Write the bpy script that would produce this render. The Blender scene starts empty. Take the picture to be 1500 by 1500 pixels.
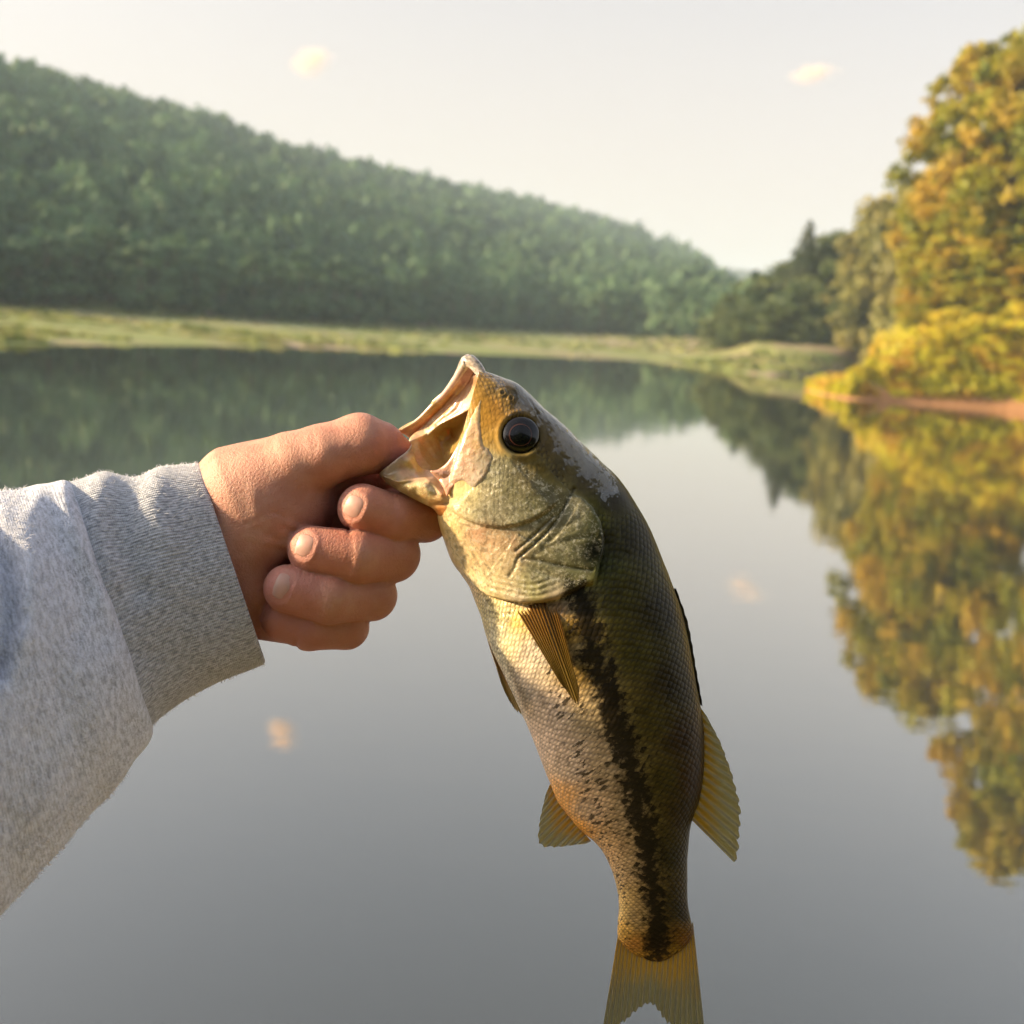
import bpy, math
import numpy as np
from mathutils import Vector

rad = math.radians
sc = bpy.context.scene
COL = sc.collection
rng = np.random.default_rng(7)

# ------------------------------------------------------------------ camera
H = 4.0                                   # eye height above the water
PITCH, ROLL, FPX = rad(11.25), rad(4.5), 1400.0
CAM = np.array([0.0, 0.0, H])
F = np.array([0, math.cos(PITCH), -math.sin(PITCH)])
U0 = np.array([0, math.sin(PITCH), math.cos(PITCH)])
R0 = np.array([1.0, 0, 0])
R = math.cos(ROLL) * R0 + math.sin(ROLL) * U0
U = -math.sin(ROLL) * R0 + math.cos(ROLL) * U0
FOCUS = 0.45
cd = bpy.data.cameras.new('camera')
cam = bpy.data.objects.new('camera', cd)
COL.objects.link(cam)
sc.camera = cam
from mathutils import Matrix
cam.matrix_world = Matrix(((R[0], U[0], -F[0], 0), (R[1], U[1], -F[1], 0), (R[2], U[2], -F[2], H), (0, 0, 0, 1)))
cd.sensor_width = 36.0
cd.lens = 36.0 * FPX / 1500.0
cd.clip_start, cd.clip_end = 0.02, 20000
cd.dof.use_dof = True
cd.dof.focus_distance = FOCUS - 0.012
cd.dof.aperture_fstop = 8.5
cd.dof.aperture_blades = 0

# ------------------------------------------------------------------ sky, sun, exposure
SUN_AZ, SUN_EL = rad(-92), rad(19)
w = bpy.data.worlds.new('World')
sc.world = w
w.use_nodes = True
nt = w.node_tree
bg = nt.nodes['Background']
sky = nt.nodes.new('ShaderNodeTexSky')
sky.sky_type = 'NISHITA'
sky.sun_disc = False
sky.sun_elevation, sky.sun_rotation = SUN_EL, SUN_AZ
sky.air_density, sky.dust_density, sky.ozone_density = 1.0, 4.0, 1.0
hs = nt.nodes.new('ShaderNodeHueSaturation')
hs.inputs['Saturation'].default_value = 0.62
nt.links.new(sky.outputs[0], hs.inputs['Color'])
tint = nt.nodes.new('ShaderNodeMix')
tint.data_type, tint.blend_type = 'RGBA', 'MULTIPLY'
tint.inputs[0].default_value = 1.0
tint.inputs[7].default_value = (1.02, 0.98, 0.97, 1)
nt.links.new(hs.outputs[0], tint.inputs[6])
veil = nt.nodes.new('ShaderNodeMix')          # thin high cloud evening out the sky
veil.data_type = 'RGBA'
gco = nt.nodes.new('ShaderNodeTexCoord')
gsp = nt.nodes.new('ShaderNodeSeparateXYZ')
nt.links.new(gco.outputs['Generated'], gsp.inputs[0])
gmr = nt.nodes.new('ShaderNodeMapRange')
gmr.interpolation_type = 'SMOOTHSTEP'
gmr.inputs['From Min'].default_value, gmr.inputs['From Max'].default_value = 0.0, 0.62
gmr.inputs['To Min'].default_value, gmr.inputs['To Max'].default_value = 0.85, 0.10
nt.links.new(gsp.outputs[2], gmr.inputs['Value'])
nt.links.new(gmr.outputs[0], veil.inputs[0])
veil.inputs[7].default_value = (3.05, 2.50, 2.12, 1)
nt.links.new(tint.outputs[2], veil.inputs[6])
nt.links.new(veil.outputs[2], bg.inputs[0])
bg.inputs[1].default_value = 0.083
sd = bpy.data.lights.new('sun', 'SUN')
sd.energy, sd.angle, sd.color = 3.5, rad(2.5), (1.0, 0.75, 0.44)
so = bpy.data.objects.new('sun', sd)
COL.objects.link(so)
sv = Vector((math.sin(SUN_AZ) * math.cos(SUN_EL), math.cos(SUN_AZ) * math.cos(SUN_EL), math.sin(SUN_EL)))
so.rotation_euler = sv.to_track_quat('Z', 'Y').to_euler()
so.location = sv * 50
vs = sc.view_settings
vs.view_transform, vs.look, vs.gamma, vs.exposure = 'Standard', 'None', 1.0, 1.88
sc.cycles.use_denoising = True
sc.cycles.max_bounces = 8
sc.cycles.transparent_max_bounces = 12
sc.cycles.volume_bounces = 3
sc.cycles.sample_clamp_indirect = 6.0


# ------------------------------------------------------------------ helpers
def view_dir(px, py):
    px, py = np.asarray(px, float), np.asarray(py, float)
    d = F + ((px - 750) / FPX)[..., None] * R - ((py - 750) / FPX)[..., None] * U
    return d


def hit_z(px, py, z):
    d = view_dir(px, py)
    t = (z - H) / d[..., 2]
    return CAM + t[..., None] * d


def at_dist(px, py, dist):
    """point seen at a pixel, at a horizontal distance"""
    d = view_dir(px, py)
    t = dist / np.hypot(d[..., 0], d[..., 1])
    return CAM + t[..., None] * d


def interp(x, pts):
    p = np.array(pts, float)
    return np.interp(x, p[:, 0], p[:, 1])


def spline(pts, n):
    """Catmull-Rom through pts (any dimension), n samples, spread by chord length"""
    p = np.array(pts, float)
    if p.ndim == 1:
        p = p[:, None]
    q = np.vstack([2 * p[0] - p[1], p, 2 * p[-1] - p[-2]])
    L = np.concatenate([[0], np.cumsum(np.linalg.norm(np.diff(p, axis=0), axis=1))])
    t = np.interp(np.linspace(0, L[-1], n), L, np.arange(len(p)))
    i = np.clip(t.astype(int), 0, len(p) - 2)
    f = (t - i)[:, None]
    a, b, c, d = q[i], q[i + 1], q[i + 2], q[i + 3]
    return 0.5 * ((2 * b) + (c - a) * f + (2 * a - 5 * b + 4 * c - d) * f ** 2 + (3 * b - a - 3 * c + d) * f ** 3)


def sstep(a, b, x):
    t = np.clip((x - a) / (b - a), 0, 1)
    return t * t * (3 - 2 * t)


def vnoise(p, seed=0):
    """value noise, p (N,2) or (N,3) -> (N,) in -1..1"""
    p = np.asarray(p, float)
    i = np.floor(p).astype(np.int64)
    f = p - i
    f = f * f * (3 - 2 * f)
    D = p.shape[1]
    out = np.zeros(len(p))
    K = (374761393, 668265263, 2147483647)
    for c in range(1 << D):
        wgt = np.ones(len(p))
        h = np.full(len(p), seed * 1274126177 + 12345, np.int64)
        for k in range(D):
            b = (c >> k) & 1
            wgt = wgt * (f[:, k] if b else 1 - f[:, k])
            h = h + (i[:, k] + b) * K[k]
        h = (h ^ (h >> 13)) * 1274126177
        h = h ^ (h >> 16)
        out += wgt * ((h & 0xFFFF) / 32767.5 - 1)
    return out


def fbm(p, seed=0, octv=4):
    s, a, t = 0, 1.0, 0
    for o in range(octv):
        s = s + a * vnoise(np.asarray(p) * 2 ** o, seed + o)
        t += a
        a *= 0.5
    return s / t


def mesh(name, v, faces, mat=None, parent=None, smooth=True, attrs=None, mats=None, midx=None):
    """faces: (N,3|4) array, or list of such arrays"""
    v = np.asarray(v, np.float32)
    up = parent
    while up is not None:
        v = v - np.array(up.location, np.float32)
        up = up.parent
    if not isinstance(faces, list):
        faces = [faces]
    faces = [np.asarray(f, np.int32) for f in faces if len(f)]
    me = bpy.data.meshes.new(name)
    me.vertices.add(len(v))
    me.vertices.foreach_set('co', v.ravel())
    tot = np.concatenate([np.full(len(f), f.shape[1], np.int32) for f in faces])
    me.loops.add(int(tot.sum()))
    me.loops.foreach_set('vertex_index', np.concatenate([f.ravel() for f in faces]))
    me.polygons.add(len(tot))
    st = np.concatenate([[0], np.cumsum(tot)[:-1]]).astype(np.int32)
    me.polygons.foreach_set('loop_start', st)
    me.polygons.foreach_set('loop_total', tot)
    me.polygons.foreach_set('use_smooth', np.full(len(tot), smooth))
    for m in (mats or ([mat] if mat else [])):
        me.materials.append(m)
    if midx is not None:
        me.polygons.foreach_set('material_index', np.asarray(midx, np.int32))
    for k, a in (attrs or {}).items():
        a = np.asarray(a, np.float32)
        if a.ndim == 1:
            me.attributes.new(k, 'FLOAT', 'POINT').data.foreach_set('value', a)
        elif a.shape[1] == 3:
            me.attributes.new(k, 'FLOAT_VECTOR', 'POINT').data.foreach_set('vector', a.ravel())
        else:
            me.attributes.new(k, 'FLOAT_COLOR', 'POINT').data.foreach_set('color', a.ravel())
    me.update(calc_edges=True)
    me.validate()
    o = bpy.data.objects.new(name, me)
    COL.objects.link(o)
    if parent is not None:
        o.parent = parent
    return o


def tag(o, label=None, cat=None, group=None, kind=None):
    for k, x in (('label', label), ('category', cat), ('group', group), ('kind', kind)):
        if x:
            o[k] = x
    return o


def empty(name, loc, label=None, cat=None, group=None):
    o = bpy.data.objects.new(name, None)
    COL.objects.link(o)
    o.location = loc
    return tag(o, label, cat, group)


def grid_faces(nu, nv, wrap=False, off=0):
    """quads of a (nu, nv) grid, v fastest"""
    i, j = np.meshgrid(np.arange(nu - 1), np.arange(nv if wrap else nv - 1), indexing='ij')
    i, j = i.ravel(), j.ravel()
    j2 = (j + 1) % nv
    return np.stack([i * nv + j, i * nv + j2, (i + 1) * nv + j2, (i + 1) * nv + j], 1) + off


def tube(path, radii, n=8, off=0):
    """closed-end tube along 3-D path"""
    P = np.asarray(path, float)
    T = np.gradient(P, axis=0)
    T /= np.linalg.norm(T, axis=1)[:, None] + 1e-9
    a = np.array([0.31, 0.87, 0.12]) if abs(T[0, 1]) < .8 else np.array([1.0, 0.1, 0.2])
    N1 = np.cross(T, a)
    N1 /= np.linalg.norm(N1, axis=1)[:, None]
    N2 = np.cross(T, N1)
    th = np.linspace(0, 2 * np.pi, n, endpoint=False)
    r = np.asarray(radii, float)[:, None, None]
    V = P[:, None] + r * (np.cos(th)[None, :, None] * N1[:, None] + np.sin(th)[None, :, None] * N2[:, None])
    m = len(P)
    V = np.vstack([V.reshape(-1, 3), P[:1], P[-1:]])
    q = grid_faces(m, n, True)
    k = np.arange(n)
    c0 = np.stack([np.full(n, m * n), (k + 1) % n, k], 1)
    c1 = np.stack([np.full(n, m * n + 1), (m - 1) * n + k, (m - 1) * n + (k + 1) % n], 1)
    return V, q + off, np.vstack([c0, c1]) + off


# ---- materials: a tiny node kit
class Mat:
    def __init__(s, name):
        s.m = bpy.data.materials.new(name)
        s.m.use_nodes = True
        s.t = s.m.node_tree
        s.p = s.t.nodes['Principled BSDF']
        s.out = s.t.nodes['Material Output']

    def n(s, typ, **kw):
        nd = s.t.nodes.new('ShaderNode' + typ)
        for k, x in kw.items():
            setattr(nd, k, x)
        return nd

    def set(s, nd, key, x):
        sock = nd.inputs[key]
        if isinstance(x, bpy.types.NodeSocket):
            s.t.links.new(x, sock)
        else:
            if isinstance(x, (tuple, list)) and len(x) == 3 and sock.type == 'RGBA':
                x = (*x, 1)
            sock.default_value = x

    def P(s, **kw):
        for k, x in kw.items():
            s.set(s.p, k.replace('_', ' '), x)

    def attr(s, name, out='Fac'):
        return s.n('Attribute', attribute_name=name).outputs[out]

    def coord(s, which='Object'):
        return s.n('TexCoord').outputs[which]

    def noise(s, vec, scale, detail=3, rough=.5, out='Fac', dist=0):
        nd = s.n('TexNoise')
        s.set(nd, 'Vector', vec)
        s.set(nd, 'Scale', scale)
        s.set(nd, 'Detail', detail)
        s.set(nd, 'Roughness', rough)
        s.set(nd, 'Distortion', dist)
        return nd.outputs[out]

    def math(s, op, a, b=0.0, c=0.0, clamp=False):
        nd = s.n('Math', operation=op, use_clamp=clamp)
        s.set(nd, 0, a)
        s.set(nd, 1, b)
        s.set(nd, 2, c)
        return nd.outputs[0]

    def ramp(s, x, lo, hi, a=0.0, b=1.0):
        nd = s.n('MapRange', interpolation_type='SMOOTHSTEP')
        for k, q in zip(('Value', 'From Min', 'From Max', 'To Min', 'To Max'), (x, lo, hi, a, b)):
            s.set(nd, k, q)
        return nd.outputs[0]

    def mix(s, f, a, b, blend='MIX'):
        nd = s.n('Mix', data_type='RGBA', blend_type=blend)
        s.set(nd, 0, f)
        s.set(nd, 6, a)
        s.set(nd, 7, b)
        return nd.outputs[2]

    def scale(s, vec, sx, sy, sz):
        nd = s.n('Mapping')
        s.set(nd, 'Vector', vec)
        s.set(nd, 'Scale', (sx, sy, sz))
        return nd.outputs[0]

    def bump(s, h, strength=.3, dist=.001, normal=None):
        nd = s.n('Bump')
        s.set(nd, 'Height', h)
        s.set(nd, 'Strength', strength)
        s.set(nd, 'Distance', dist)
        if normal is not None:
            s.set(nd, 'Normal', normal)
        return nd.outputs[0]


def foliage_mat(name, cols, trans=0.35, rough=.6):
    m = Mat(name)
    r = m.attr('rnd')
    big = m.noise(m.coord(), .35, 2)
    c = m.mix(m.ramp(r, .15, .85), cols[0], cols[1])
    c = m.mix(m.ramp(big, .42, .66), c, cols[2])
    d = m.p
    m.P(Base_Color=c, Roughness=rough)
    tr = m.n('BsdfTranslucent')
    m.set(tr, 'Color', c)
    mx = m.n('MixShader')
    m.set(mx, 0, trans)
    m.set(mx, 1, d.outputs[0])
    m.set(mx, 2, tr.outputs[0])
    m.t.links.new(mx.outputs[0], m.out.inputs[0])
    return m.m


# ------------------------------------------------------------------ water
m = Mat('water_surface')
co = m.coord()
n1 = m.noise(m.scale(co, 1.0, 2.2, 1), 1.1, 3, .5)
n2 = m.noise(m.scale(co, .25, .5, 1), .6, 2, .5)
hgt = m.math('ADD', m.math('MULTIPLY', n1, .5), n2)
nrm = m.bump(hgt, .17, .03)
m.P(Base_Color=(.030, .036, .034), Roughness=.4, Specular_IOR_Level=0.0, Normal=nrm)
gls = m.n('BsdfGlossy')
m.set(gls, 'Color', (1.0, .985, .95))
m.set(gls, 'Roughness', .015)
m.set(gls, 'Normal', nrm)
lw = m.n('LayerWeight')
m.set(lw, 'Blend', .5)
fr_ = m.math('ADD', .10, m.math('MULTIPLY', .88, m.math('POWER', lw.outputs['Facing'], 1.85)))
mx = m.n('MixShader')
m.set(mx, 0, fr_)
m.set(mx, 1, m.p.outputs[0])
m.set(mx, 2, gls.outputs[0])
m.t.links.new(mx.outputs[0], m.out.inputs[0])
rr = np.array([0, 2, 8, 25, 60, 120, 300, 900, 2000, 3400.0])
th = np.linspace(0, 2 * np.pi, 48, endpoint=False)
V = np.stack([rr[:, None] * np.cos(th), rr[:, None] * np.sin(th), np.zeros((len(rr), 48))], -1).reshape(-1, 3)
water = mesh('lake_water', V, grid_faces(len(rr), 48, True), m.m)
tag(water, 'calm grey green lake water mirroring the hills', kind='structure')

# ------------------------------------------------------------------ far shore and the long hill
QX = np.concatenate([np.arange(-3600, -900, 60.0), np.arange(-900, 1361, 10.0)])                      # sampled directions
ywl = interp(QX, [(-900, 505), (0, 505), (400, 508), (600, 516), (800, 523), (950, 529), (1040, 540), (1130, 551), (1360, 551)])
D = view_dir(QX, ywl)
AZ = np.arctan2(D[:, 0], D[:, 1])
WL = np.where(QX < 0, interp(QX, [(-900, 40), (0, np.hypot(*hit_z(0., 505., 0)[:2]))]), np.hypot(*(hit_z(QX, ywl, 0)[:, :2].T)))
BT = interp(QX, [(-900, 105), (0, 153), (200, 160), (400, 178), (600, 215), (800, 265), (950, 260), (1030, 215), (1100, 160), (1180, 152), (1360, 150)])
BTZ = interp(QX, [(-900, .6), (0, .6), (400, .6), (600, .8), (800, 1.6), (1000, 2.9), (1100, 4.0), (1360, 4.3)])
RD = interp(QX, [(-900, 230), (-300, 330), (0, 430), (500, 640), (1000, 1050), (1110, 1150), (1360, 1100)])
yr = interp(QX, [(-3600, 100), (-1500, 272), (-900, 300), (-300, 55), (-100, 45), (0, 80), (100, 111), (200, 143), (290, 164), (400, 212), (500, 240), (600, 263), (700, 285), (800, 310), (900, 344), (1000, 386), (1050, 428), (1110, 478), (1200, 505), (1360, 512)])
DR = view_dir(QX, yr)
RZ = H + RD * DR[:, 2] / np.hypot(DR[:, 0], DR[:, 1]) - 3.0
RZ = np.maximum(RZ - 2 - .006 * RD, BTZ + .5)


def hill_z(azi, dist):
    wl, bt, btz = np.interp(azi, AZ, WL), np.interp(azi, AZ, BT), np.interp(azi, AZ, BTZ)
    rd, rz = np.interp(azi, AZ, RD), np.interp(azi, AZ, RZ)
    zb = np.where(dist < wl, -.12 * (wl - dist), .18 * sstep(0, 3, dist - wl) + btz * sstep(0, 1, (dist - wl) / (bt - wl)) * .5 + btz * .5 * np.clip((dist - wl) / (bt - wl), 0, 1))
    s = np.clip((dist - bt) / (rd - bt), 0, 1)
    zh = btz + (rz - btz) * s ** .95
    zz = np.where(dist < bt, zb, zh)
    return np.where(dist > rd, rz - (dist - rd) * .25, zz)


nq = len(QX)
ts = np.concatenate([np.linspace(-.25, 1, 16), ])
rows = []
for t in ts:
    rows.append(WL + (BT - WL) * t)
for t in np.linspace(0.06, 1, 16):
    rows.append(BT + (RD - BT) * t)
for e in (60, 400):
    rows.append(RD + e)
DD = np.array(rows)
AA = np.repeat(AZ[None], len(rows), 0)
ZZ = hill_z(AA.ravel(), DD.ravel()).reshape(DD.shape)
XX, YY = DD * np.sin(AA), DD * np.cos(AA)
ZZ = ZZ + .22 * fbm(np.stack([XX.ravel(), YY.ravel()], 1) / 9, 3).reshape(DD.shape) * sstep(4, 14, DD - WL)
# the shore strip is its own sheet: grass and bare gravel patches
ns = 17
m = Mat('shore_grass')
co = m.coord()
a = m.noise(m.scale(co, .6, 1.6, 1), .045, 5, .75)
b = m.noise(co, .8, 3)
g = m.mix(b, (.11, .165, .038), (.25, .27, .07))
dirt = m.mix(b, (.22, .155, .11), (.34, .26, .19))
sx_ = m.n('SeparateXYZ')
m.set(sx_, 0, co)
dry = m.ramp(sx_.outputs[0], 14, 40, 0, .07)
c = m.mix(m.ramp(m.math('ADD', a, dry), .50, .60), g, dirt)
m.P(Base_Color=c, Roughness=.9, Normal=m.bump(b, .5, .15))
SV = np.stack([XX[:ns], YY[:ns], ZZ[:ns]], -1).reshape(-1, 3)
shore = mesh('far_shore', SV, grid_faces(ns, nq), m.m)
tag(shore, 'grassy shore strip with bare gravel patches below the forest', kind='structure')
m = Mat('forest_floor')
m.P(Base_Color=m.mix(m.noise(m.coord(), .3), (.03, .04, .015), (.05, .055, .02)), Roughness=.9)
HV = np.stack([XX[ns - 1:], YY[ns - 1:], ZZ[ns - 1:] - .02], -1).reshape(-1, 3)
hill = mesh('hillside', HV, grid_faces(len(rows) - ns + 1, nq), m.m)
tag(hill, 'long hill sloping down to the right across the lake', kind='structure')

rg = np.random.default_rng(17)
n = 6500
qa = rg.uniform(np.interp(-400, QX, AZ), AZ[-6], n)
qw, qb = np.interp(qa, AZ, WL), np.interp(qa, AZ, BT)
qd = qw + (qb - qw) * rg.uniform(.02, 1.0, n)
cl_ = fbm(np.column_stack([qd * np.sin(qa), qd * np.cos(qa)]) / np.array([14, 7]), 19, 3)
ok = cl_ > -.05
qa, qd, cl_ = qa[ok], qd[ok], cl_[ok]
zq = hill_z(qa, qd)
hq, wq = rg.uniform(.08, .3, len(qa)) * (1 + 1.5 * np.clip(cl_, 0, 1)), rg.uniform(.4, 1.3, len(qa))
xq, yq = qd * np.sin(qa), qd * np.cos(qa)
aq = rg.uniform(0, 3.14, len(qa))
cx, cy = np.cos(aq) * wq, np.sin(aq) * wq
TV = np.stack([np.column_stack([xq - cx, yq - cy, zq - .1]), np.column_stack([xq + cx, yq + cy, zq - .1]), np.column_stack([xq + cx * .7, yq + cy * .7, zq + hq]), np.column_stack([xq - cx * .6, yq - cy * .6, zq + hq * .8])], 1).reshape(-1, 3)
tm = foliage_mat('shore_tufts', [(.11, .15, .035), (.25, .28, .075), (.24, .23, .10)], .3, .9)
tag(mesh('shore_scrub', TV, np.arange(len(TV)).reshape(-1, 4), tm, None, False, {'rnd': np.repeat(rg.uniform(0, 1, len(qa)), 4)}), 'rough grass tufts scattered along the far shore', kind='stuff')

# farther blue ridge closing the valley
fx = np.arange(880, 1500, 8.0)
fy = interp(fx, [(880, 345), (960, 366), (1000, 374), (1050, 386), (1105, 388), (1180, 396), (1300, 420), (1500, 470)]) + 6
dv = view_dir(fx, fy)
faz = np.arctan2(dv[:, 0], dv[:, 1])
fz = H + 1400 * dv[:, 2] / np.hypot(dv[:, 0], dv[:, 1])
fr = []
for k, (dd, zf) in enumerate([(950, 0.0), (1080, .35), (1230, .72), (1400, 1.0), (1600, .75), (1900, .2)]):
    fr.append(np.stack([dd * np.sin(faz), dd * np.cos(faz), 3 + (fz - 3) * zf], -1))
fr = np.array(fr)
fr[..., 2] += 5 * fbm(fr[..., :2].reshape(-1, 2) / 40, 9).reshape(fr.shape[:2]) * (np.arange(6) > 0)[:, None]
m = Mat('far_ridge_forest')
nn = m.noise(m.coord(), .06, 5, .65)
m.P(Base_Color=m.mix(nn, (.025, .045, .02), (.075, .095, .04)), Roughness=.9, Normal=m.bump(nn, 1, 12))
tag(mesh('far_ridge', fr.reshape(-1, 3), grid_faces(6, len(fx)), m.m), 'low blue ridge closing the valley behind the hill', kind='structure')


# ------------------------------------------------------------------ foliage builders
def leaf_quads(centres, normals, size, rg, spread=.7, aspect=.7):
    n = len(centres)
    nn = normals + spread * rg.normal(size=(n, 3))
    nn /= np.linalg.norm(nn, axis=1)[:, None]
    a = np.cross(nn, rg.normal(size=(n, 3)))
    a /= np.linalg.norm(a, axis=1)[:, None]
    b = np.cross(nn, a)
    s = size * rg.uniform(.6, 1.3, (n, 1))
    q = np.stack([centres - a * s, centres + b * s * aspect, centres + a * s, centres - b * s * aspect], 1)
    return q.reshape(-1, 3), np.arange(4 * n).reshape(-1, 4)


def sph(n, rg):
    d = rg.normal(size=(n, 3))
    return d / np.linalg.norm(d, axis=1)[:, None]


def broad_crown(rg, h, r, lobes, leaves, leaf, low=.15, lob=1.0):
    """leaf clumps on limbs spread through the crown volume; returns verts, quads, rnd, lobe centres"""
    cs, rs = [], []
    while len(cs) < lobes:
        zf = rg.uniform(low, 1)
        prof = math.sin(math.pi * min(1, (zf - low) / (1 - low) * .82 + .16)) ** .6
        a, q = rg.uniform(0, 2 * math.pi), math.sqrt(rg.uniform(.05, 1))
        rr_ = r * prof * q
        cs.append([rr_ * math.cos(a), rr_ * math.sin(a), h * zf * .95])
        rs.append(r * lob * rg.uniform(.18, .38))
    cs, rs = np.array(cs), np.array(rs)
    k = rg.choice(lobes, leaves, p=rs ** 2 / (rs ** 2).sum())
    d = sph(leaves, rg)
    d[:, 2] = np.abs(d[:, 2]) * rg.choice([1, 1, 1, -.6], leaves)
    p = cs[k] + d * rs[k][:, None] * rg.uniform(.45, 1.3, (leaves, 1)) * np.array([1, 1, .75])
    v, f = leaf_quads(p, d, leaf, rg)
    tone = np.repeat(np.clip(.5 + .25 * rg.normal(size=lobes)[k] + .15 * rg.normal(size=leaves), 0, 1), 4)
    return v, f, tone, cs


bark = Mat('bark')
bn = bark.noise(bark.scale(bark.coord(), 6, 6, 1), 2, 4)
bark.P(Base_Color=bark.mix(bn, (.05, .035, .025), (.16, .12, .085)), Roughness=.9, Normal=bark.bump(bn, .6, .03))
bark = bark.m


def trunk_mesh(h, r, cs, rg, limbs=9):
    Vs, Qs, Ts, off = [], [], [], 0
    pth = np.array([[0, 0, -.4], [.05, .02, h * .2], [-.06 * r, .1 * r, h * .5], [0, 0, h * .88]])
    pp = spline(pth, 12)
    V, q, t = tube(pp, np.linspace(r, r * .18, 12), 9)
    Vs.append(V); Qs.append(q); Ts.append(t); off += len(V)
    pick = rg.choice(len(cs), min(limbs, len(cs)), replace=False)
    for c in cs[pick]:
        z0 = max(h * .12, c[2] * .62)
        b = np.array([0, 0, z0])
        mid = (b + c) / 2 + np.array([0, 0, -.04 * h])
        V, q, t = tube(spline([b, mid, c], 6), np.linspace(r * .42, r * .08, 6), 6, off)
        Vs.append(V); Qs.append(q); Ts.append(t); off += len(V)
    return np.vstack(Vs), [np.vstack(Qs), np.vstack(Ts)]


class Proto:
    """a tree kind: shared crown and trunk meshes, placed as Empty > trunk, crown"""
    def __init__(s, name, crown, trunk, cmat):
        v, f, tone = crown
        o1 = mesh('crown', v, f, cmat, None, False, {'rnd': tone})
        o2 = mesh('trunk', trunk[0], trunk[1], bark)
        s.me, s.tr, s.name = o1.data, o2.data, name
        bpy.data.objects.remove(o1)
        bpy.data.objects.remove(o2)

    def place(s, loc, scale, rz, label, cat='tree', group=None, mat=None):
        e = empty(s.name, loc, label, cat, group)
        e.rotation_euler = (0, 0, rz)
        e.scale = scale
        for nm, me in (('trunk', s.tr), ('crown', s.me)):
            o = bpy.data.objects.new(nm, me)
            COL.objects.link(o)
            o.parent = e
        return e


# ------------------------------------------------------------------ the forest on the hill: one uncountable mass
fm_far = foliage_mat('far_foliage', [(.024, .068, .034), (.095, .185, .080), (.11, .18, .075)], .25, .8)
rg = np.random.default_rng(3)
azr, ds = [], []
a0, a1 = np.interp(-2600, QX, AZ), np.interp(1125, QX, AZ)
dcur = 100.0
while dcur < 1200:
    st_ = (1.65 + .0058 * dcur) * 1.42
    n_ = int((a1 - a0) * dcur / st_)
    aa_ = a0 + (np.arange(n_) + rg.uniform(-.45, .45, n_)) * (a1 - a0) / n_
    dd_ = dcur + rg.uniform(-.45, .45, n_) * st_
    ok = (dd_ > np.interp(aa_, AZ, BT) + 3) & (dd_ < np.interp(aa_, AZ, RD) + 12)
    azr.append(aa_[ok])
    ds.append(dd_[ok])
    dcur += st_ * 1.05
azr, ds = np.concatenate(azr), np.concatenate(ds)
crad = 1.65 + .0058 * ds
print('forest crowns', len(ds))
import bmesh
bm = bmesh.new()
bmesh.ops.create_icosphere(bm, subdivisions=2, radius=1)
IV = np.array([v.co[:] for v in bm.verts])
IF = np.array([[v.index for v in f.verts] for f in bm.faces])
bm.free()
bm = bmesh.new()
bmesh.ops.create_icosphere(bm, subdivisions=1, radius=1)
CV = np.array([v.co[:] for v in bm.verts])
CF = np.array([[v.index for v in f.verts] for f in bm.faces])
bm.free()
zf_ = hill_z(azr, ds)
px_, py_ = ds * np.sin(azr), ds * np.cos(azr)
tfrac = (ds - np.interp(azr, AZ, BT)) / (np.interp(azr, AZ, RD) - np.interp(azr, AZ, BT))
patchy = fbm(np.column_stack([px_, py_]) / 55, 61, 3)
VV, F3, F4, RN, off = [], [], [], [], 0
pick = rg.integers(0, 6, len(ds))
for k in range(6):
    core = CV * (1 + .22 * fbm(CV * 1.7 + k * 9, k, 2))[:, None] * np.array([.9, .9, .95])
    d = sph(46, rg)
    d[:, 2] = np.where(d[:, 2] < -.3, -d[:, 2], d[:, 2])
    pos = d * (1.0 + .3 * fbm(d * 2.0 + 5 * k, 40 + k, 2))[:, None]
    lv, lf = leaf_quads(pos, d, .34, rg, .6)
    v = np.vstack([core, lv])
    idx = np.nonzero(pick == k)[0]
    n_ = len(idx)
    flat = 1 - .45 * sstep(.7, .95, tfrac[idx])
    r_ = crad[idx] * rg.uniform(.75, 1.3, n_) * flat ** .5
    hz_ = r_ * (1.05 + rg.uniform(0, .9, n_) * flat)
    a_ = rg.uniform(0, 6.28, n_)
    z_ = zf_[idx] + hz_ * .7
    ca_, sa_ = np.cos(a_)[:, None], np.sin(a_)[:, None]
    q = np.stack([(v[None, :, 0] * ca_ - v[None, :, 1] * sa_) * r_[:, None] + px_[idx][:, None],
                  (v[None, :, 0] * sa_ + v[None, :, 1] * ca_) * r_[:, None] + py_[idx][:, None], v[None, :, 2] * hz_[:, None] + z_[:, None]], -1)
    VV.append(q.reshape(-1, 3))
    o_ = off + np.arange(n_)[:, None, None] * len(v)
    F3.append((CF[None] + o_).reshape(-1, 3))
    F4.append((lf[None] + len(core) + o_).reshape(-1, 4))
    off += n_ * len(v)
    RN.append(np.clip(rg.normal(.5, .24, n_)[:, None] + .5 * patchy[idx][:, None] + rg.normal(0, .08, (n_, len(v))), 0, 1).ravel())
fo = mesh('hillside_forest', np.vstack(VV), [np.vstack(F3), np.vstack(F4)], fm_far, None, False, {'rnd': np.concatenate(RN)})
tag(fo, 'dense green forest covering the whole hillside', kind='stuff')
del VV, F3, F4

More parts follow.
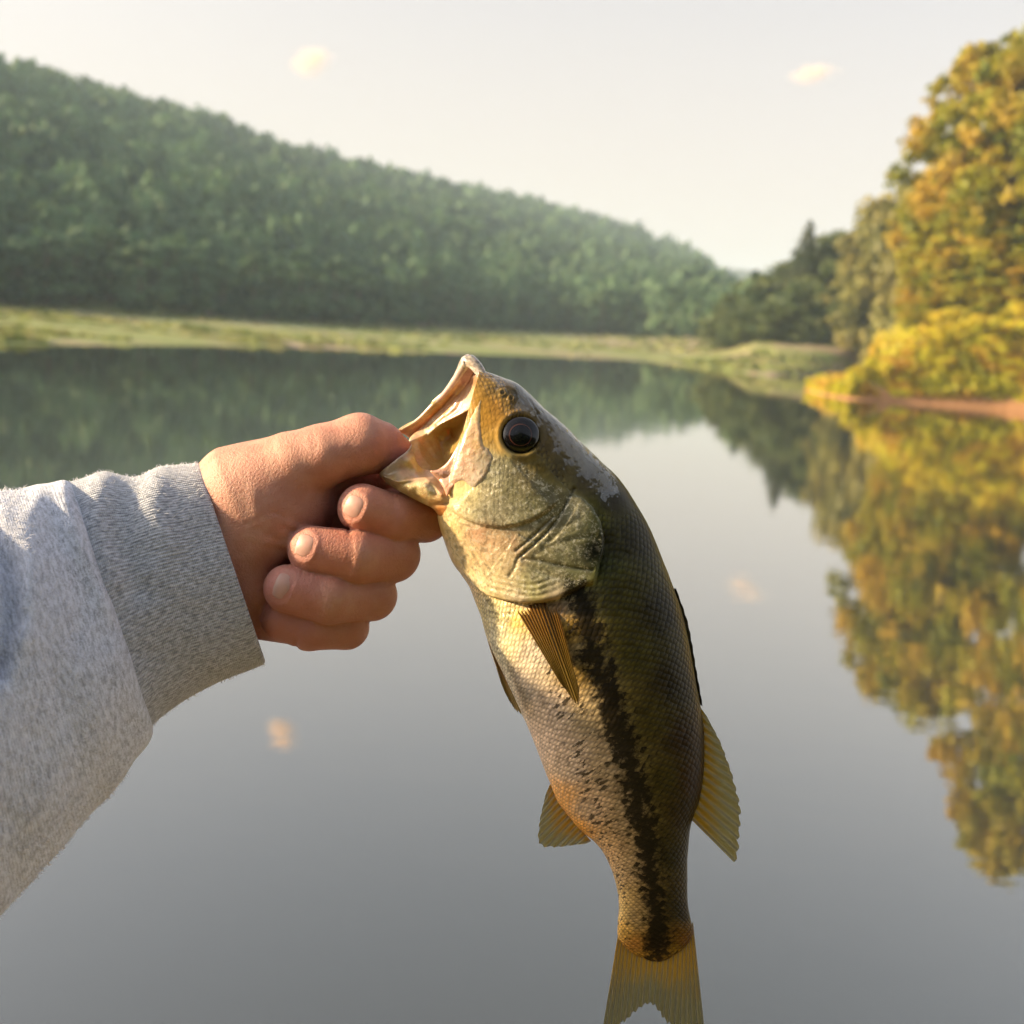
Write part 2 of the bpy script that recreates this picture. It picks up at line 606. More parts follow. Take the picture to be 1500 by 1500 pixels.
# front row of the forest: single trees along the shore
rg = np.random.default_rng(11)
far_kinds = []
for k in range(4):
    h_, r_ = 9, 3.0
    v, f, tone, cs = broad_crown(rg, h_, r_, 26, 1500, .36, .08)
    far_kinds.append(Proto('shore_tree', (v, f, tone), trunk_mesh(h_, .22, cs, rg, 6), fm_far))
x_ = -60
i = 0
while x_ < 1040:
    dist = float(np.interp(x_, QX, BT)) + rg.uniform(-4, 6)
    azv = float(np.interp(x_, QX, AZ))
    z = float(hill_z(np.array([azv]), np.array([dist]))[0])
    s = rg.uniform(.95, 1.4)
    wd = rg.uniform(.85, 1.3)
    far_kinds[rg.integers(4)].place((dist * math.sin(azv), dist * math.cos(azv), z - .1), (s * wd, s * wd, s), rg.uniform(0, 6.28),
                                    'green broadleaf tree standing at the forest edge above the far grassy shore', group='trees along the far shore')
    x_ += FPX * 4.6 * s / dist * rg.uniform(.75, 1.15)
    i += 1
print('shore trees', i)

# ------------------------------------------------------------------ grove at the valley mouth
fm_grove = foliage_mat('grove_foliage', [(.036, .070, .018), (.095, .14, .038), (.13, .16, .042)], .35)
fm_olive = foliage_mat('olive_foliage', [(.13, .14, .03), (.27, .26, .06), (.30, .26, .06)], .4)
rg = np.random.default_rng(21)
grove = []
for k in range(3):
    v, f, tone, cs = broad_crown(rg, 10, 4.0, 70, 8000, .30, .0)
    grove.append(Proto('grove_tree', (v, f, tone), trunk_mesh(10, .28, cs, rg), fm_grove))
v, f, tone, cs = broad_crown(rg, 10, 3.6, 70, 8000, .28, .0)
olive = Proto('olive_tree', (v, f, tone), trunk_mesh(10, .28, cs, rg), fm_olive)


def conifer(rg, h, r, n):
    z = h * (1 - np.sqrt(rg.uniform(0, 1, n)) * .95)
    tier = (z / h * 11) % 1
    rr_ = r * (1 - z / h) ** .85 * (1.1 - .45 * tier) * np.sqrt(rg.uniform(.1, 1, n))
    a_ = rg.uniform(0, 6.28, n)
    spoke = np.floor(a_ / 6.28 * 9)
    a_ = (spoke + .5 + .33 * rg.normal(size=n)) / 9 * 6.28 + np.floor(z / h * 11) * .9
    p = np.stack([rr_ * np.cos(a_), rr_ * np.sin(a_), z - rr_ * .18], 1)
    d = np.stack([np.cos(a_), np.sin(a_), np.full(n, .8)], 1)
    v, f = leaf_quads(p, d, .2, rg, .5, .4)
    cs = p[rg.choice(n, 12)]
    return v, f, np.repeat(rg.uniform(.1, .8, n), 4), cs


v, f, tone, cs = conifer(rg, 12, 3.0, 4200)
fm_con = foliage_mat('conifer_foliage', [(.022, .040, .014), (.045, .068, .022), (.05, .065, .02)], .2)
con = Proto('conifer_tree', (v, f, tone), trunk_mesh(12, .22, cs, rg, 8), fm_con)


WF = 1.08


def plant(proto, px, top, dist, base_h, wpx, rz, label, group=None, cat='tree', base_z=None):
    """tree whose tip is seen at (px, top) from the photographer's spot"""
    tip = at_dist(float(px), float(top), dist)
    zb = base_z
    if zb is None:
        azv = math.atan2(tip[0], tip[1])
        zb = float(hill_z(np.array([azv]), np.array([dist]))[0])
    s = (tip[2] - zb) / base_h
    wd = wpx / FPX * dist
    return proto.place((tip[0], tip[1], zb - .15), (wd * WF, wd * WF, s), rz, label, cat, group)


for (px, top, dist, pr, hw, wd, lab) in [
        (1084, 432, 168, 0, 4.0, 42, 'leftmost rounded green tree of the grove, beside the hazy gap'),
        (1122, 402, 172, 1, 4.0, 46, 'second rounded green tree from the left in the grove'),
        (1158, 384, 166, 2, 4.0, 50, 'rounded green tree directly left of the pointed conifer'),
        (1228, 346, 164, 0, 4.0, 58, 'broad dark green tree directly right of the pointed conifer'),
        (1276, 420, 160, 1, 4.0, 56, 'low dark green tree under the tall olive trees'),
        (1106, 448, 158, 2, 4.0, 36, 'small pale green tree at the front left of the grove'),
        (1186, 405, 156, 1, 4.0, 50, 'middle sized green tree in front of the conifer'),
        (1322, 436, 156, 2, 4.0, 52, 'shaded green tree behind the yellow bank shrubs'),
        (1076, 455, 163, 1, 4.0, 24, 'lowest green tree at the very left edge of the grove'),
        (1146, 436, 154, 0, 4.0, 40, 'short round green tree in the front middle of the grove'),
        (1240, 415, 155, 2, 4.0, 46, 'dark round green tree in the front right of the grove'),
        (1204, 366, 175, 1, 4.0, 48, 'tall green tree directly behind the conifer')]:
    plant(grove[pr], px, top, dist, 10.1, wd / hw, px * 1.3, lab, 'broadleaf trees of the grove')
plant(con, 1188, 318, 160, 12.0, 62 / 3.0, .4, 'pointed dark conifer rising above the grove')
plant(olive, 1300, 286, 152, 10.1, 50 / 3.6, 1.0, 'olive green tree just right of the dark grove', 'olive trees behind the right bank')
plant(olive, 1356, 256, 150, 10.1, 52 / 3.6, 2.6, 'taller olive green tree touching the golden trees', 'olive trees behind the right bank')
plant(olive, 1340, 345, 146, 10.1, 44 / 3.6, 4.1, 'shorter olive green tree in front of the two taller olive trees', 'olive trees behind the right bank')

# ------------------------------------------------------------------ right bank
bw = [(1176, 571), (1230, 583), (1300, 588), (1400, 595), (1500, 603), (1640, 618), (1850, 650), (2150, 720), (2600, 850), (3300, 1100)]
NB = 110
bq = spline(bw, NB)
W0 = hit_z(bq[:, 0], bq[:, 1], 0.0)[:, :2]
tang = np.gradient(W0, axis=0)
# inland direction: away from the camera and to the right
inl = np.stack([-tang[:, 1], tang[:, 0]], 1)
inl /= np.linalg.norm(inl, axis=1)[:, None]
inl *= np.sign((inl * np.array([.8, .6])).sum(1))[:, None]
inl = .35 * inl + .65 * np.array([.62, .78])
inl /= np.linalg.norm(inl, axis=1)[:, None]
grow = interp(bq[:, 0], [(1176, .10), (1274, .62), (1371, .9), (1566, 1), (2150, 1)])
growz = interp(bq[:, 0], [(1176, .10), (1244, .5), (1312, .85), (1420, 1.35), (1566, 1.8), (2150, 2.0)])
prof = [(-1.5, -.6), (0, 0), (.35, .16), (.9, .48), (2, 1.3), (4, 2.8), (7, 4.4), (12, 5.4), (22, 6.6), (45, 8.5)]
BV = []
for (t, z) in prof:
    p = W0 + inl * (t * (.35 + .65 * grow))[:, None]
    zz = np.where(t > 0, z * growz, z) + (.12 * fbm(p / 1.1, 5) * min(1, max(t, 0)))
    BV.append(np.column_stack([p, zz]))
BV = np.array(BV)


def wl_r(px):
    return float(np.interp(px, bq[:, 0], np.hypot(W0[:, 0], W0[:, 1])))


def bank_z(x, y):
    d2 = (BV[..., 0] - x) ** 2 + (BV[..., 1] - y) ** 2
    k = np.argsort(d2.ravel())[:4]
    wg = 1 / (d2.ravel()[k] + .01)
    return float((BV[..., 2].ravel()[k] * wg).sum() / wg.sum())


m = Mat('bank_earth')
co = m.coord()
b = m.noise(co, 1.6, 5, .65)
z = m.n('SeparateXYZ')
m.set(z, 0, co)
soil = m.mix(b, (.28, .125, .05), (.46, .25, .11))
gr = m.mix(b, (.16, .15, .02), (.30, .26, .03))
c = m.mix(m.ramp(m.math('ADD', z.outputs[2], m.math('MULTIPLY', b, .7)), 1.0, 1.8), soil, gr)
m.P(Base_Color=c, Roughness=.95, Normal=m.bump(b, .8, .12))
bank = mesh('earth_bank', BV.reshape(-1, 3), grid_faces(len(prof), NB), m.m)
tag(bank, 'sunlit reddish earth bank at the right edge of the lake', kind='structure')

# low growth on the bank: nobody could count it
fm_yel = foliage_mat('yellow_scrub', [(.36, .37, .012), (.62, .56, .02), (.58, .34, .03)], .42)
rg = np.random.default_rng(31)
n = 44000
iu, it = (NB - 1) * rg.uniform(0, 1, n) ** 1.5, rg.uniform(2.9, 8.6, n)
i0, j0 = it.astype(int), iu.astype(int)
fi, fj = (it - i0)[:, None], (iu - j0)[:, None]
bl = lambda A: (A[i0, j0] * (1 - fi) + A[i0 + 1, j0] * fi) * (1 - fj) + (A[i0, np.minimum(j0 + 1, NB - 1)] * (1 - fi) + A[i0 + 1, np.minimum(j0 + 1, NB - 1)] * fi) * fj
pp = bl(BV)
clump = fbm(pp[:, :2] / 2.2, 77, 3)
ok = clump > -.42
pp, clump = pp[ok], clump[ok]
pp[:, 2] += rg.uniform(0, 1, len(pp)) ** 1.5 * (.35 + 1.3 * np.clip(clump + .3, 0, 1))
v, f = leaf_quads(pp, np.tile([-.4, -.3, .8], (len(pp), 1)), .24, rg, .8)
gc = mesh('bank_undergrowth', v, f, fm_yel, None, False, {'rnd': np.repeat(rg.uniform(0, 1, len(pp)), 4)})
tag(gc, 'low yellow green growth spread over the sunlit bank', kind='stuff')

# shrubs on the bank
shr = []
for k in range(3):
    v, f, tone, cs = broad_crown(rg, 1.6, 1.1, 22, 1300, .085, .02)
    shr.append(Proto('bank_shrub', (v, f, tone), trunk_mesh(1.5, .04, cs, rg, 7), fm_yel))
slab = ['small yellow shrub nearest the tip of the bank', 'low yellow shrub second from the tip of the bank', 'yellow shrub third from the tip of the bank',
        'wide yellow green shrub beneath the left golden tree', 'bushy yellow shrub on the middle of the bank', 'round yellow shrub at the foot of the golden trees',
        'tall yellow green shrub before the big golden tree', 'dense yellow shrub low on the bank by the water', 'yellow shrub rightmost in view on the bank',
        'yellow shrub high on the bank under the branches', 'spreading yellow shrub between two golden trunks', 'dark yellow shrub lying over the red soil']
for k, (px, dl, s) in enumerate([(1225, 2.0, .5), (1262, 2.6, .8), (1300, 2.4, .9), (1345, 4.5, 1.5), (1385, 3.0, 1.1), (1430, 5.0, 1.7),
                                (1490, 5.5, 1.8), (1410, 1.6, .7), (1490, 2.4, 1.0), (1385, 6.5, 1.8), (1455, 3.2, 1.3), (1330, 1.6, .6)]):
    p = at_dist(float(px), 500.0, wl_r(px) + dl)
    zb = bank_z(p[0], p[1])
    shr[k % 3].place((p[0], p[1], zb - .05), (s, s, s), k * 1.7, slab[k], 'shrub', 'yellow shrubs on the bank')

# golden trees of the right bank
WF = 1.12
fm_gold = foliage_mat('golden_foliage', [(.14, .18, .008), (.34, .33, .012), (.48, .32, .022)], .42)
rg = np.random.default_rng(41)
gold = []
for k in range(3):
    v, f, tone, cs = broad_crown(rg, 12, 3.6, 330, 17000, .15, .16, .46)
    gold.append(Proto('golden_tree', (v, f, tone), trunk_mesh(12, .26, cs, rg, 18), fm_gold))
for (px, top, dist, k, wpx, lab) in [
        (1452, 48, 10, 0, 78, 'tall golden leaved tree whose ragged top is nearest the upper right corner'),
        (1522, 22, 7, 1, 84, 'tallest golden tree cut by the right frame edge'),
        (1428, 235, 9, 2, 66, 'golden orange tree at the left end of the sunlit row'),
        (1462, 300, 5.5, 1, 70, 'lower golden tree in front of the tall ragged one'),
        (1394, 345, 8, 0, 50, 'small golden tree leaning out beside the olive trees'),
        (1515, 330, 5, 2, 74, 'low orange golden tree at the right frame edge'),
        (1770, -260, 6, 2, 100, 'very tall golden tree seen upside down in the water at right'),
        (1452, 215, 14, 1, 60, 'golden green tree filling in behind the ragged tall one'),
        (1490, 180, 13, 2, 70, 'dense golden tree behind the two tallest ones'),
        (1372, 425, 6, 1, 36, 'small yellow tree low on the bank below the olive trees'),
        (1900, -230, 7, 0, 110, 'tall golden tree beyond the right frame edge')]:
    dist = dist * 1.25 + 8 + wl_r(px)
    tip = at_dist(float(px), float(top), dist)
    plant(gold[k], px, top, dist, 12.1, wpx / 3.6, px * .77, lab, 'golden trees on the right bank', base_z=bank_z(tip[0], tip[1]))

# ------------------------------------------------------------------ evening haze
hz = Mat('haze_air')
hz.t.nodes.remove(hz.p)
pv = hz.n('VolumePrincipled')
hz.set(pv, 'Color', (.66, .84, 1.0))
hz.set(pv, 'Density', .00042)
hz.set(pv, 'Anisotropy', .0)
hz.t.links.new(pv.outputs[0], hz.out.inputs['Volume'])
hb = np.array([[x, y, z] for x in (-3500, 3500) for y in (-3500, 3500) for z in (-25.0, 175.0)])
haze = mesh('haze', hb, np.array([[0, 1, 3, 2], [4, 6, 7, 5], [0, 4, 5, 1], [2, 3, 7, 6], [0, 2, 6, 4], [1, 5, 7, 3]]), hz.m, None, False)
tag(haze, 'thin pale evening haze over the lake', kind='stuff')

# ------------------------------------------------------------------ three small evening clouds
cl = Mat('cloud_vapour')
cl.t.nodes.remove(cl.p)
co = cl.coord()
ln = cl.n('VectorMath', operation='LENGTH')
cl.set(ln, 0, co)
nz = cl.noise(co, 1.6, 4, .6)
dn = cl.math('SUBTRACT', cl.math('ADD', 1.0, cl.math('MULTIPLY', cl.math('SUBTRACT', nz, .5), 2.4)), cl.math('MULTIPLY', ln.outputs['Value'], 1.35))
pv = cl.n('VolumePrincipled')
cl.set(pv, 'Color', (1, .80, .64))
cl.set(pv, 'Density', cl.math('MULTIPLY', cl.ramp(dn, 0.0, .8), .05))
cl.set(pv, 'Anisotropy', .0)
cl.t.links.new(pv.outputs[0], cl.out.inputs['Volume'])
for (px, py, up, wd, ht, lab) in [(455, 88, 1, 64, 42, 'small peach cloud above the long hill'),
                                  (1190, 107, 1, 70, 30, 'small flat peach cloud above the valley mouth'),
                                  (412, 1068, -1, 60, 44, 'faint cloud seen only as a reflection low in the water')]:
    d = view_dir(float(px), float(py))
    d = d * np.array([1, 1, up])
    c = CAM + d / np.hypot(d[0], d[1]) * 1700
    k = 1700 / FPX * .62
    cloud = mesh('cloud', IV, IF, cl.m)
    cloud.location = c
    cloud.scale = (wd * k, ht * k, ht * k)
    cloud.rotation_euler = (0, rad(-6), 0)
    tag(cloud, lab, 'cloud', 'small evening clouds')

#@@BEHIND
# ------------------------------------------------------------------ bank under the photographer, with unseen trees added to dim the sky light
bx_, by_ = np.meshgrid(np.linspace(-60, 60, 49), np.linspace(-60, -.6, 25), indexing='ij')
bz_ = np.interp(-by_, [.6, 1.2, 3, 12, 60], [-.35, .6, 2.0, 2.6, 7]) + .25 * fbm(np.column_stack([bx_.ravel(), by_.ravel()]) / 3, 55).reshape(bx_.shape)
nb = mesh('near_bank', np.stack([bx_, by_, bz_], -1).reshape(-1, 3), grid_faces(49, 25)[:, ::-1], bank.data.materials[0])
tag(nb, 'earth bank at the photographer feet', kind='structure')
rg = np.random.default_rng(51)
for k in range(13):
    x_, y_ = -26 + k * 4.6 + rg.uniform(-1, 1), -9 - rg.uniform(0, 5)
    if x_ < -16:
        continue
    grove[k % 3].place((x_, y_, 2.2), (1.25, 1.25, rg.uniform(.9, 1.15)), k * 1.1, 'unseen broadleaf tree added behind the photographer to dim the sky light', group='unseen trees added on the near bank')
#@@FOREGROUND
# ------------------------------------------------------------------ foreground space: photo pixels (px, py) and depth d (px towards the camera)
Z0 = FOCUS
KPX = Z0 / FPX


def W(p):
    p = np.asarray(p, float)
    Z = Z0 - p[..., 2] * KPX
    return CAM + Z[..., None] * view_dir(p[..., 0], p[..., 1])


def poly_dist(px, py, pts, closed=False):
    """distance to a polyline, and the parameter 0..1 along it"""
    P = np.array(pts, float)
    if closed:
        P = np.vstack([P, P[:1]])
    best = np.full(px.shape, 1e9)
    par = np.zeros(px.shape)
    L = np.concatenate([[0], np.cumsum(np.linalg.norm(np.diff(P, axis=0), axis=1))])
    for i in range(len(P) - 1):
        a, b = P[i], P[i + 1]
        e = b - a
        l2 = max(1e-9, e @ e)
        t = np.clip(((px - a[0]) * e[0] + (py - a[1]) * e[1]) / l2, 0, 1)
        d = np.hypot(px - a[0] - t * e[0], py - a[1] - t * e[1])
        k = d < best
        best = np.where(k, d, best)
        par = np.where(k, (L[i] + t * (L[i + 1] - L[i])) / L[-1], par)
    return best, par


def inside(px, py, pts):
    P = np.array(pts, float)
    r = np.zeros(px.shape, bool)
    j = len(P) - 1
    for i in range(len(P)):
        xi, yi, xj, yj = *P[i], *P[j]
        if yi != yj:
            r ^= ((yi > py) != (yj > py)) & (px < (xj - xi) * (py - yi) / (yj - yi) + xi)
        j = i
    return r


def sdist(px, py, pts):
    d, _ = poly_dist(px, py, pts, True)
    return np.where(inside(px, py, pts), d, -d)


def rbf(ctrl, px, py, c=8.0, lam=1e-3):
    """smooth surface through control points (x, y, value...)"""
    C = np.array(ctrl, float)
    D = np.sqrt(((C[:, None, :2] - C[None, :, :2]) ** 2).sum(-1) + c * c)
    mean = C[:, 2:].mean(0)
    wt = np.linalg.solve(D + lam * np.eye(len(C)), C[:, 2:] - mean)
    out = np.tile(mean, (px.size, 1))
    for i in range(len(C)):
        out += np.sqrt((px.ravel() - C[i, 0]) ** 2 + (py.ravel() - C[i, 1]) ** 2 + c * c)[:, None] * wt[i]
    return out.reshape(px.shape + (C.shape[1] - 2,))


def shepard(ctrl, px, py, p=3.0, soft=6.0):
    """colour by weighted control points: rows (x, y, r, g, b)"""
    C = np.array(ctrl, float)
    acc, ws = np.zeros((px.size, 3)), np.zeros(px.size)
    for row in C:
        q = ((px.ravel() - row[0]) ** 2 + (py.ravel() - row[1]) ** 2 + soft * soft) ** (-p / 2)
        acc += q[:, None] * row[2:5]
        ws += q
    return acc / ws[:, None]


def rgba(c):
    return np.column_stack([c, np.ones(len(c))])


# ================================================================== the bass
fish = empty('bass', W(np.array([820.0, 900.0, 0.0])), 'green and cream largemouth bass with a black side stripe, held up by its lower lip', 'fish')
ST = [  # ventral point, dorsal point, half thickness
    (648, 738, 703, 541, 58), (641, 752, 716, 545, 64), (643, 770, 735, 552, 69), (651, 794, 758, 562, 74), (662, 822, 778, 578, 78),
    (675, 842, 800, 600, 81), (687, 862, 826, 622, 83), (697, 887, 852, 648, 84), (705, 907, 882, 677, 85), (713, 935, 906, 700, 86),
    (722, 965, 928, 732, 86), (733, 990, 950, 770, 86), (745, 1012, 968, 812, 86), (757, 1034, 984, 853, 85), (769, 1056, 997, 890, 83),
    (781, 1085, 1006, 925, 81), (793, 1115, 1014, 965, 78), (804, 1143, 1021, 1005, 74), (816, 1172, 1028, 1045, 69), (833, 1196, 1032, 1085, 64),
    (852, 1218, 1031, 1130, 58), (870, 1233, 1025, 1170, 52), (884, 1250, 1013, 1206, 46), (896, 1275, 1008, 1245, 40), (904, 1302, 1007, 1285, 34),
    (907, 1330, 1008, 1325, 29), (905, 1354, 1012, 1348, 25), (906, 1376, 1016, 1368, 20), (926, 1396, 1000, 1391, 11), (948, 1406, 980, 1404, 5), (960, 1409, 968, 1409, 1.5)]
NS, NA = 640, 430
S5 = spline(ST, NS)
Vp, Dp, hh = S5[:, 0:2], S5[:, 2:4], np.maximum(S5[:, 4], 1)
ctr = (Vp + Dp) / 2
half = (Dp - Vp) / 2
wid = np.linalg.norm(half, axis=1)
ang = np.linspace(-math.pi / 2, 1.5 * math.pi, NA)
ca, sa = np.cos(ang), np.sin(ang)
sx = np.sign(sa) * np.abs(sa) ** .86
bx = ctr[:, None, 0] + ca[None] * half[:, None, 0]
by = ctr[:, None, 1] + ca[None] * half[:, None, 1]
bd = hh[:, None] * sx[None]
# outward direction
nx, ny, nd = ca[None] * (half[:, 0] / wid)[:, None] * hh[:, None], ca[None] * (half[:, 1] / wid)[:, None] * hh[:, None], sa[None] * wid[:, None]
nl = np.sqrt(nx ** 2 + ny ** 2 + nd ** 2)
nx, ny, nd = nx / nl, ny / nl, nd / nl
px, py = bx.ravel(), by.ravel()
side = np.abs(sa)[None].repeat(NS, 0).ravel()

GILL = [(668, 828), (680, 845), (697, 862), (715, 873), (740, 880), (765, 884), (790, 884), (815, 878), (838, 868), (857, 858), (870, 855), (875, 845),
        (878, 830), (884, 812), (886, 790), (881, 765), (868, 742), (853, 729), (836, 722)]
gd, gp = poly_dist(px, py, GILL)
gin = inside(px, py, GILL + [(815, 700), (700, 560), (600, 700), (640, 790)])
amp = interp(gp, [(0, 0), (.12, 4), (.3, 8), (.75, 9), (.9, 6), (1, 1)])
disp = np.where(gin, amp * sstep(0, 4.5, gd) * np.exp(-gd / 75), -.75 * amp * np.exp(-gd / 16) * (1 - sstep(30, 50, gd)))
# branchiostegal folds under the gill cover
lowp = (gp < .52)
disp += np.where(gin & lowp, 1.0 * np.sin(gd * 2 * math.pi / 8.5 + 5 * gp + 1.6 * vnoise(np.column_stack([px, py]) / 26, 4)) * sstep(.52, .3, gp) * sstep(44, 30, gd) * sstep(2, 6, gd), 0) * side
CHEEK = [(650, 738), (664, 750), (678, 760), (695, 767), (712, 772), (735, 774), (757, 771), (778, 764), (797, 754), (812, 742), (824, 728)]
cdst, cp = poly_dist(px, py, CHEEK)
cin = inside(px, py, CHEEK + [(840, 600), (700, 560), (640, 700)])
disp += np.where(cin, 4.5 * sstep(0, 5, cdst) * np.exp(-cdst / 45), -2.0 * np.exp(-cdst / 10)) * sstep(0, .12, cp) * sstep(1.0, .85, cp) * side
GROOVES = [([(762, 815), (778, 801), (797, 784), (813, 766), (824, 748), (833, 730), (841, 716)], 3.6, 2.4), ([(766, 818), (790, 820), (815, 827), (845, 833), (868, 836)], 2.6, 2.2),
           ([(757, 806), (775, 791), (795, 772), (812, 755)], 2.2, 2.2), ([(768, 821), (790, 836), (815, 846), (842, 850)], 1.0, 3), ([(785, 812), (812, 797), (842, 790), (866, 786)], 1.0, 4),
           ([(795, 800), (822, 778), (850, 760)], .9, 4), ([(748, 842), (755, 830), (758, 818)], 1.5, 3),
           ([(722, 548), (733, 560), (755, 574), (770, 592), (778, 604)], 1.6, 2.5), ([(776, 586), (786, 603), (793, 616)], 2.0, 1.8), ([(811, 650), (820, 664), (838, 681)], 1.4, 2)]
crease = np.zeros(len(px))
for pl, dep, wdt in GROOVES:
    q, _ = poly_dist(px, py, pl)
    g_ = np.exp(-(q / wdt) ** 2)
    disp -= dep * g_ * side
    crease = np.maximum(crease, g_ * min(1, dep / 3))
# eye socket, brow, nostrils
ed = np.hypot(px - 762.5, (py - 637))
disp += (-9 * sstep(30, 24, ed) + 2.6 * np.exp(-((ed - 33) / 4.5) ** 2)) * side
for (qx, qy) in ((736, 575.5), (748.5, 583.5)):
    q = np.hypot(px - qx, py - qy)
    disp += (3.0 * np.exp(-((q - 4) / 2.2) ** 2) - 3.0 * np.exp(-(q / 2.2) ** 2)) * side
disp += .9 * fbm(np.column_stack([px, py, bd.ravel()]) / 28, 5) + .4 * fbm(np.column_stack([px, py, bd.ravel()]) / 7, 6, 2) * (gin | (ed < 120))
disp *= sstep(0, 18, np.arange(NS))[:, None].repeat(NA, 1).ravel() * .6 + .4
disp = disp.reshape(NS, NA)
disp[:, -1] = disp[:, 0]
B3 = np.stack([bx + nx * disp, by + ny * disp, bd + nd * disp], -1)
# mouth rim turned inward
inn = []
for (sc_, fw) in ((.93, -1), (.86, 6), (.74, 26), (.5, 60), (.04, 84)):
    c = np.array([*ctr[0], 0]) + np.array([.78, .42, 0]) * max(fw, 0)
    inn.append((B3[0] - np.array([*ctr[0], 0])) * sc_ + c)
B3f = np.concatenate([np.array(inn[::-1]), B3])
n0 = len(inn)

COLS = [(655, 775, .72, .52, .20), (668, 815, .72, .55, .26), (700, 860, .68, .53, .30), (760, 878, .58, .47, .35), (820, 872, .48, .41, .32), (850, 850, .33, .32, .14),
        (720, 800, .62, .36, .20), (700, 785, .62, .31, .18), (740, 820, .58, .42, .24), (688, 805, .70, .48, .24), (745, 795, .50, .30, .16), (725, 850, .62, .48, .26), (780, 862, .42, .40, .18),
        (672, 735, .68, .52, .28), (690, 728, .62, .53, .28), (700, 748, .45, .40, .24), (730, 748, .36, .33, .2), (760, 755, .36, .34, .18), (728, 690, .42, .40, .24), (770, 700, .25, .21, .09),
        (800, 720, .17, .15, .055), (720, 668, .42, .36, .2), (785, 740, .27, .26, .11), (750, 720, .30, .28, .13), (745, 680, .36, .33, .17), (812, 735, .2, .18, .07),
        (706, 605, .34, .19, .03), (716, 615, .33, .18, .03), (722, 640, .36, .22, .05), (728, 655, .36, .24, .08), (735, 570, .13, .09, .03), (745, 595, .14, .09, .025), (725, 600, .3, .16, .03),
        (760, 575, .08, .065, .03), (800, 610, .08, .06, .022), (800, 655, .085, .06, .016), (790, 680, .11, .085, .022), (820, 685, .07, .055, .018), (860, 705, .06, .048, .016), (760, 672, .14, .10, .03),
        (840, 750, .30, .28, .15), (800, 800, .30, .28, .13), (830, 810, .27, .27, .12), (850, 785, .28, .27, .11), (862, 765, .30, .30, .15), (790, 840, .31, .31, .16), (845, 840, .26, .27, .10), (775, 785, .36, .31, .16),
        (872, 806, .03, .04, .03), (866, 815, .05, .06, .04), (875, 825, .10, .12, .07),
        (900, 730, .052, .042, .014), (930, 790, .05, .042, .014), (965, 900, .046, .036, .012), (990, 1000, .046, .032, .011), (1010, 1080, .06, .03, .010), (1012, 1140, .07, .032, .010), (1000, 1190, .06, .038, .012), (993, 1250, .05, .038, .013), (1000, 1330, .05, .034, .012),
        (893, 790, .065, .058, .018), (905, 870, .082, .072, .022), (935, 950, .098, .082, .026), (960, 1050, .108, .082, .028), (975, 1140, .10, .074, .025), (978, 1230, .085, .062, .024), (985, 1320, .07, .048, .018),
        (868, 880, .10, .085, .03), (880, 940, .13, .105, .04), (905, 1040, .2, .15, .07), (930, 1130, .26, .19, .1), (950, 1220, .25, .18, .09), (960, 1320, .2, .13, .06),
        (850, 960, .27, .21, .11), (865, 1040, .37, .29, .18), (888, 1120, .40, .30, .19), (913, 1200, .41, .30, .18), (925, 1265, .41, .29, .16), (932, 1340, .4, .27, .12),
        (780, 960, .42, .36, .29), (805, 1040, .47, .38, .31), (833, 1120, .50, .39, .30), (862, 1190, .49, .36, .25), (890, 1240, .49, .33, .18),
        (716, 900, .55, .45, .18), (755, 900, .55, .42, .12), (735, 940, .52, .46, .3), (760, 1010, .50, .43, .36), (790, 1090, .53, .42, .35), (815, 1168, .6, .33, .12), (848, 1213, .62, .32, .08), (908, 1335, .6, .42, .16), (907, 1362, .6, .36, .08),
        (832, 925, .30, .19, .04), (845, 980, .28, .19, .06), (815, 890, .16, .10, .05), (785, 900, .3, .2, .06),
        (930, 1388, .42, .20, .05), (965, 1380, .05, .03, .015), (1003, 1380, .3, .13, .03), (930, 1400, .46, .28, .05), (960, 1407, .44, .27, .05), (995, 1396, .44, .26, .05)]
gspot = np.exp(-((px - 870) ** 2 + ((py - 810) * .8) ** 2) / 13 ** 2)
glit = (1 - gspot) * np.clip(sstep(0, 10, sdist(px, py, [(640, 750), (700, 700), (712, 660), (760, 670), (800, 700), (880, 740), (890, 800), (860, 860), (760, 885), (690, 865), (650, 800)])) * .8
               + sstep(0, 14, sdist(px, py, [(690, 860), (765, 890), (740, 940), (770, 1040), (790, 1110), (760, 1060), (715, 950)])), 0, 1)
base = shepard(COLS, px, py, 4.0, 9.0)
glit_pre = sstep(0, 14, sdist(px, py, [(700, 700), (712, 660), (760, 670), (800, 700), (880, 740), (890, 800), (860, 860), (775, 860), (740, 790), (690, 770)]))
base *= (1 - .55 * crease)[:, None]  # groove shade deepened by darkening the colour along the lines
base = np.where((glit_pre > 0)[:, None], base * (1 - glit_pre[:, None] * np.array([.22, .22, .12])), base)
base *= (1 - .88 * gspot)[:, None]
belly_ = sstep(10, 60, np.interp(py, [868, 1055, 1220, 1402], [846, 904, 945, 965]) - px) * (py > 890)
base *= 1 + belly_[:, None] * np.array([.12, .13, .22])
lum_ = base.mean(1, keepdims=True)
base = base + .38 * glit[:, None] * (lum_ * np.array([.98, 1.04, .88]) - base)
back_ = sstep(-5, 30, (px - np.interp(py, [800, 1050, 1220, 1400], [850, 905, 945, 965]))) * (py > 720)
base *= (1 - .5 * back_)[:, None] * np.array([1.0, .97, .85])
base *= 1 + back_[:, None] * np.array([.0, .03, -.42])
STR = [(846, 868), (858, 910), (872, 955), (885, 1000), (904, 1055), (922, 1115), (934, 1170), (945, 1220), (955, 1290), (962, 1340), (965, 1402)]
sd_, sp_ = poly_dist(px, py, STR)
hw = interp(sp_, [(0, 22), (.12, 27), (.3, 25), (.45, 28), (.65, 24), (.85, 19), (1, 22)])
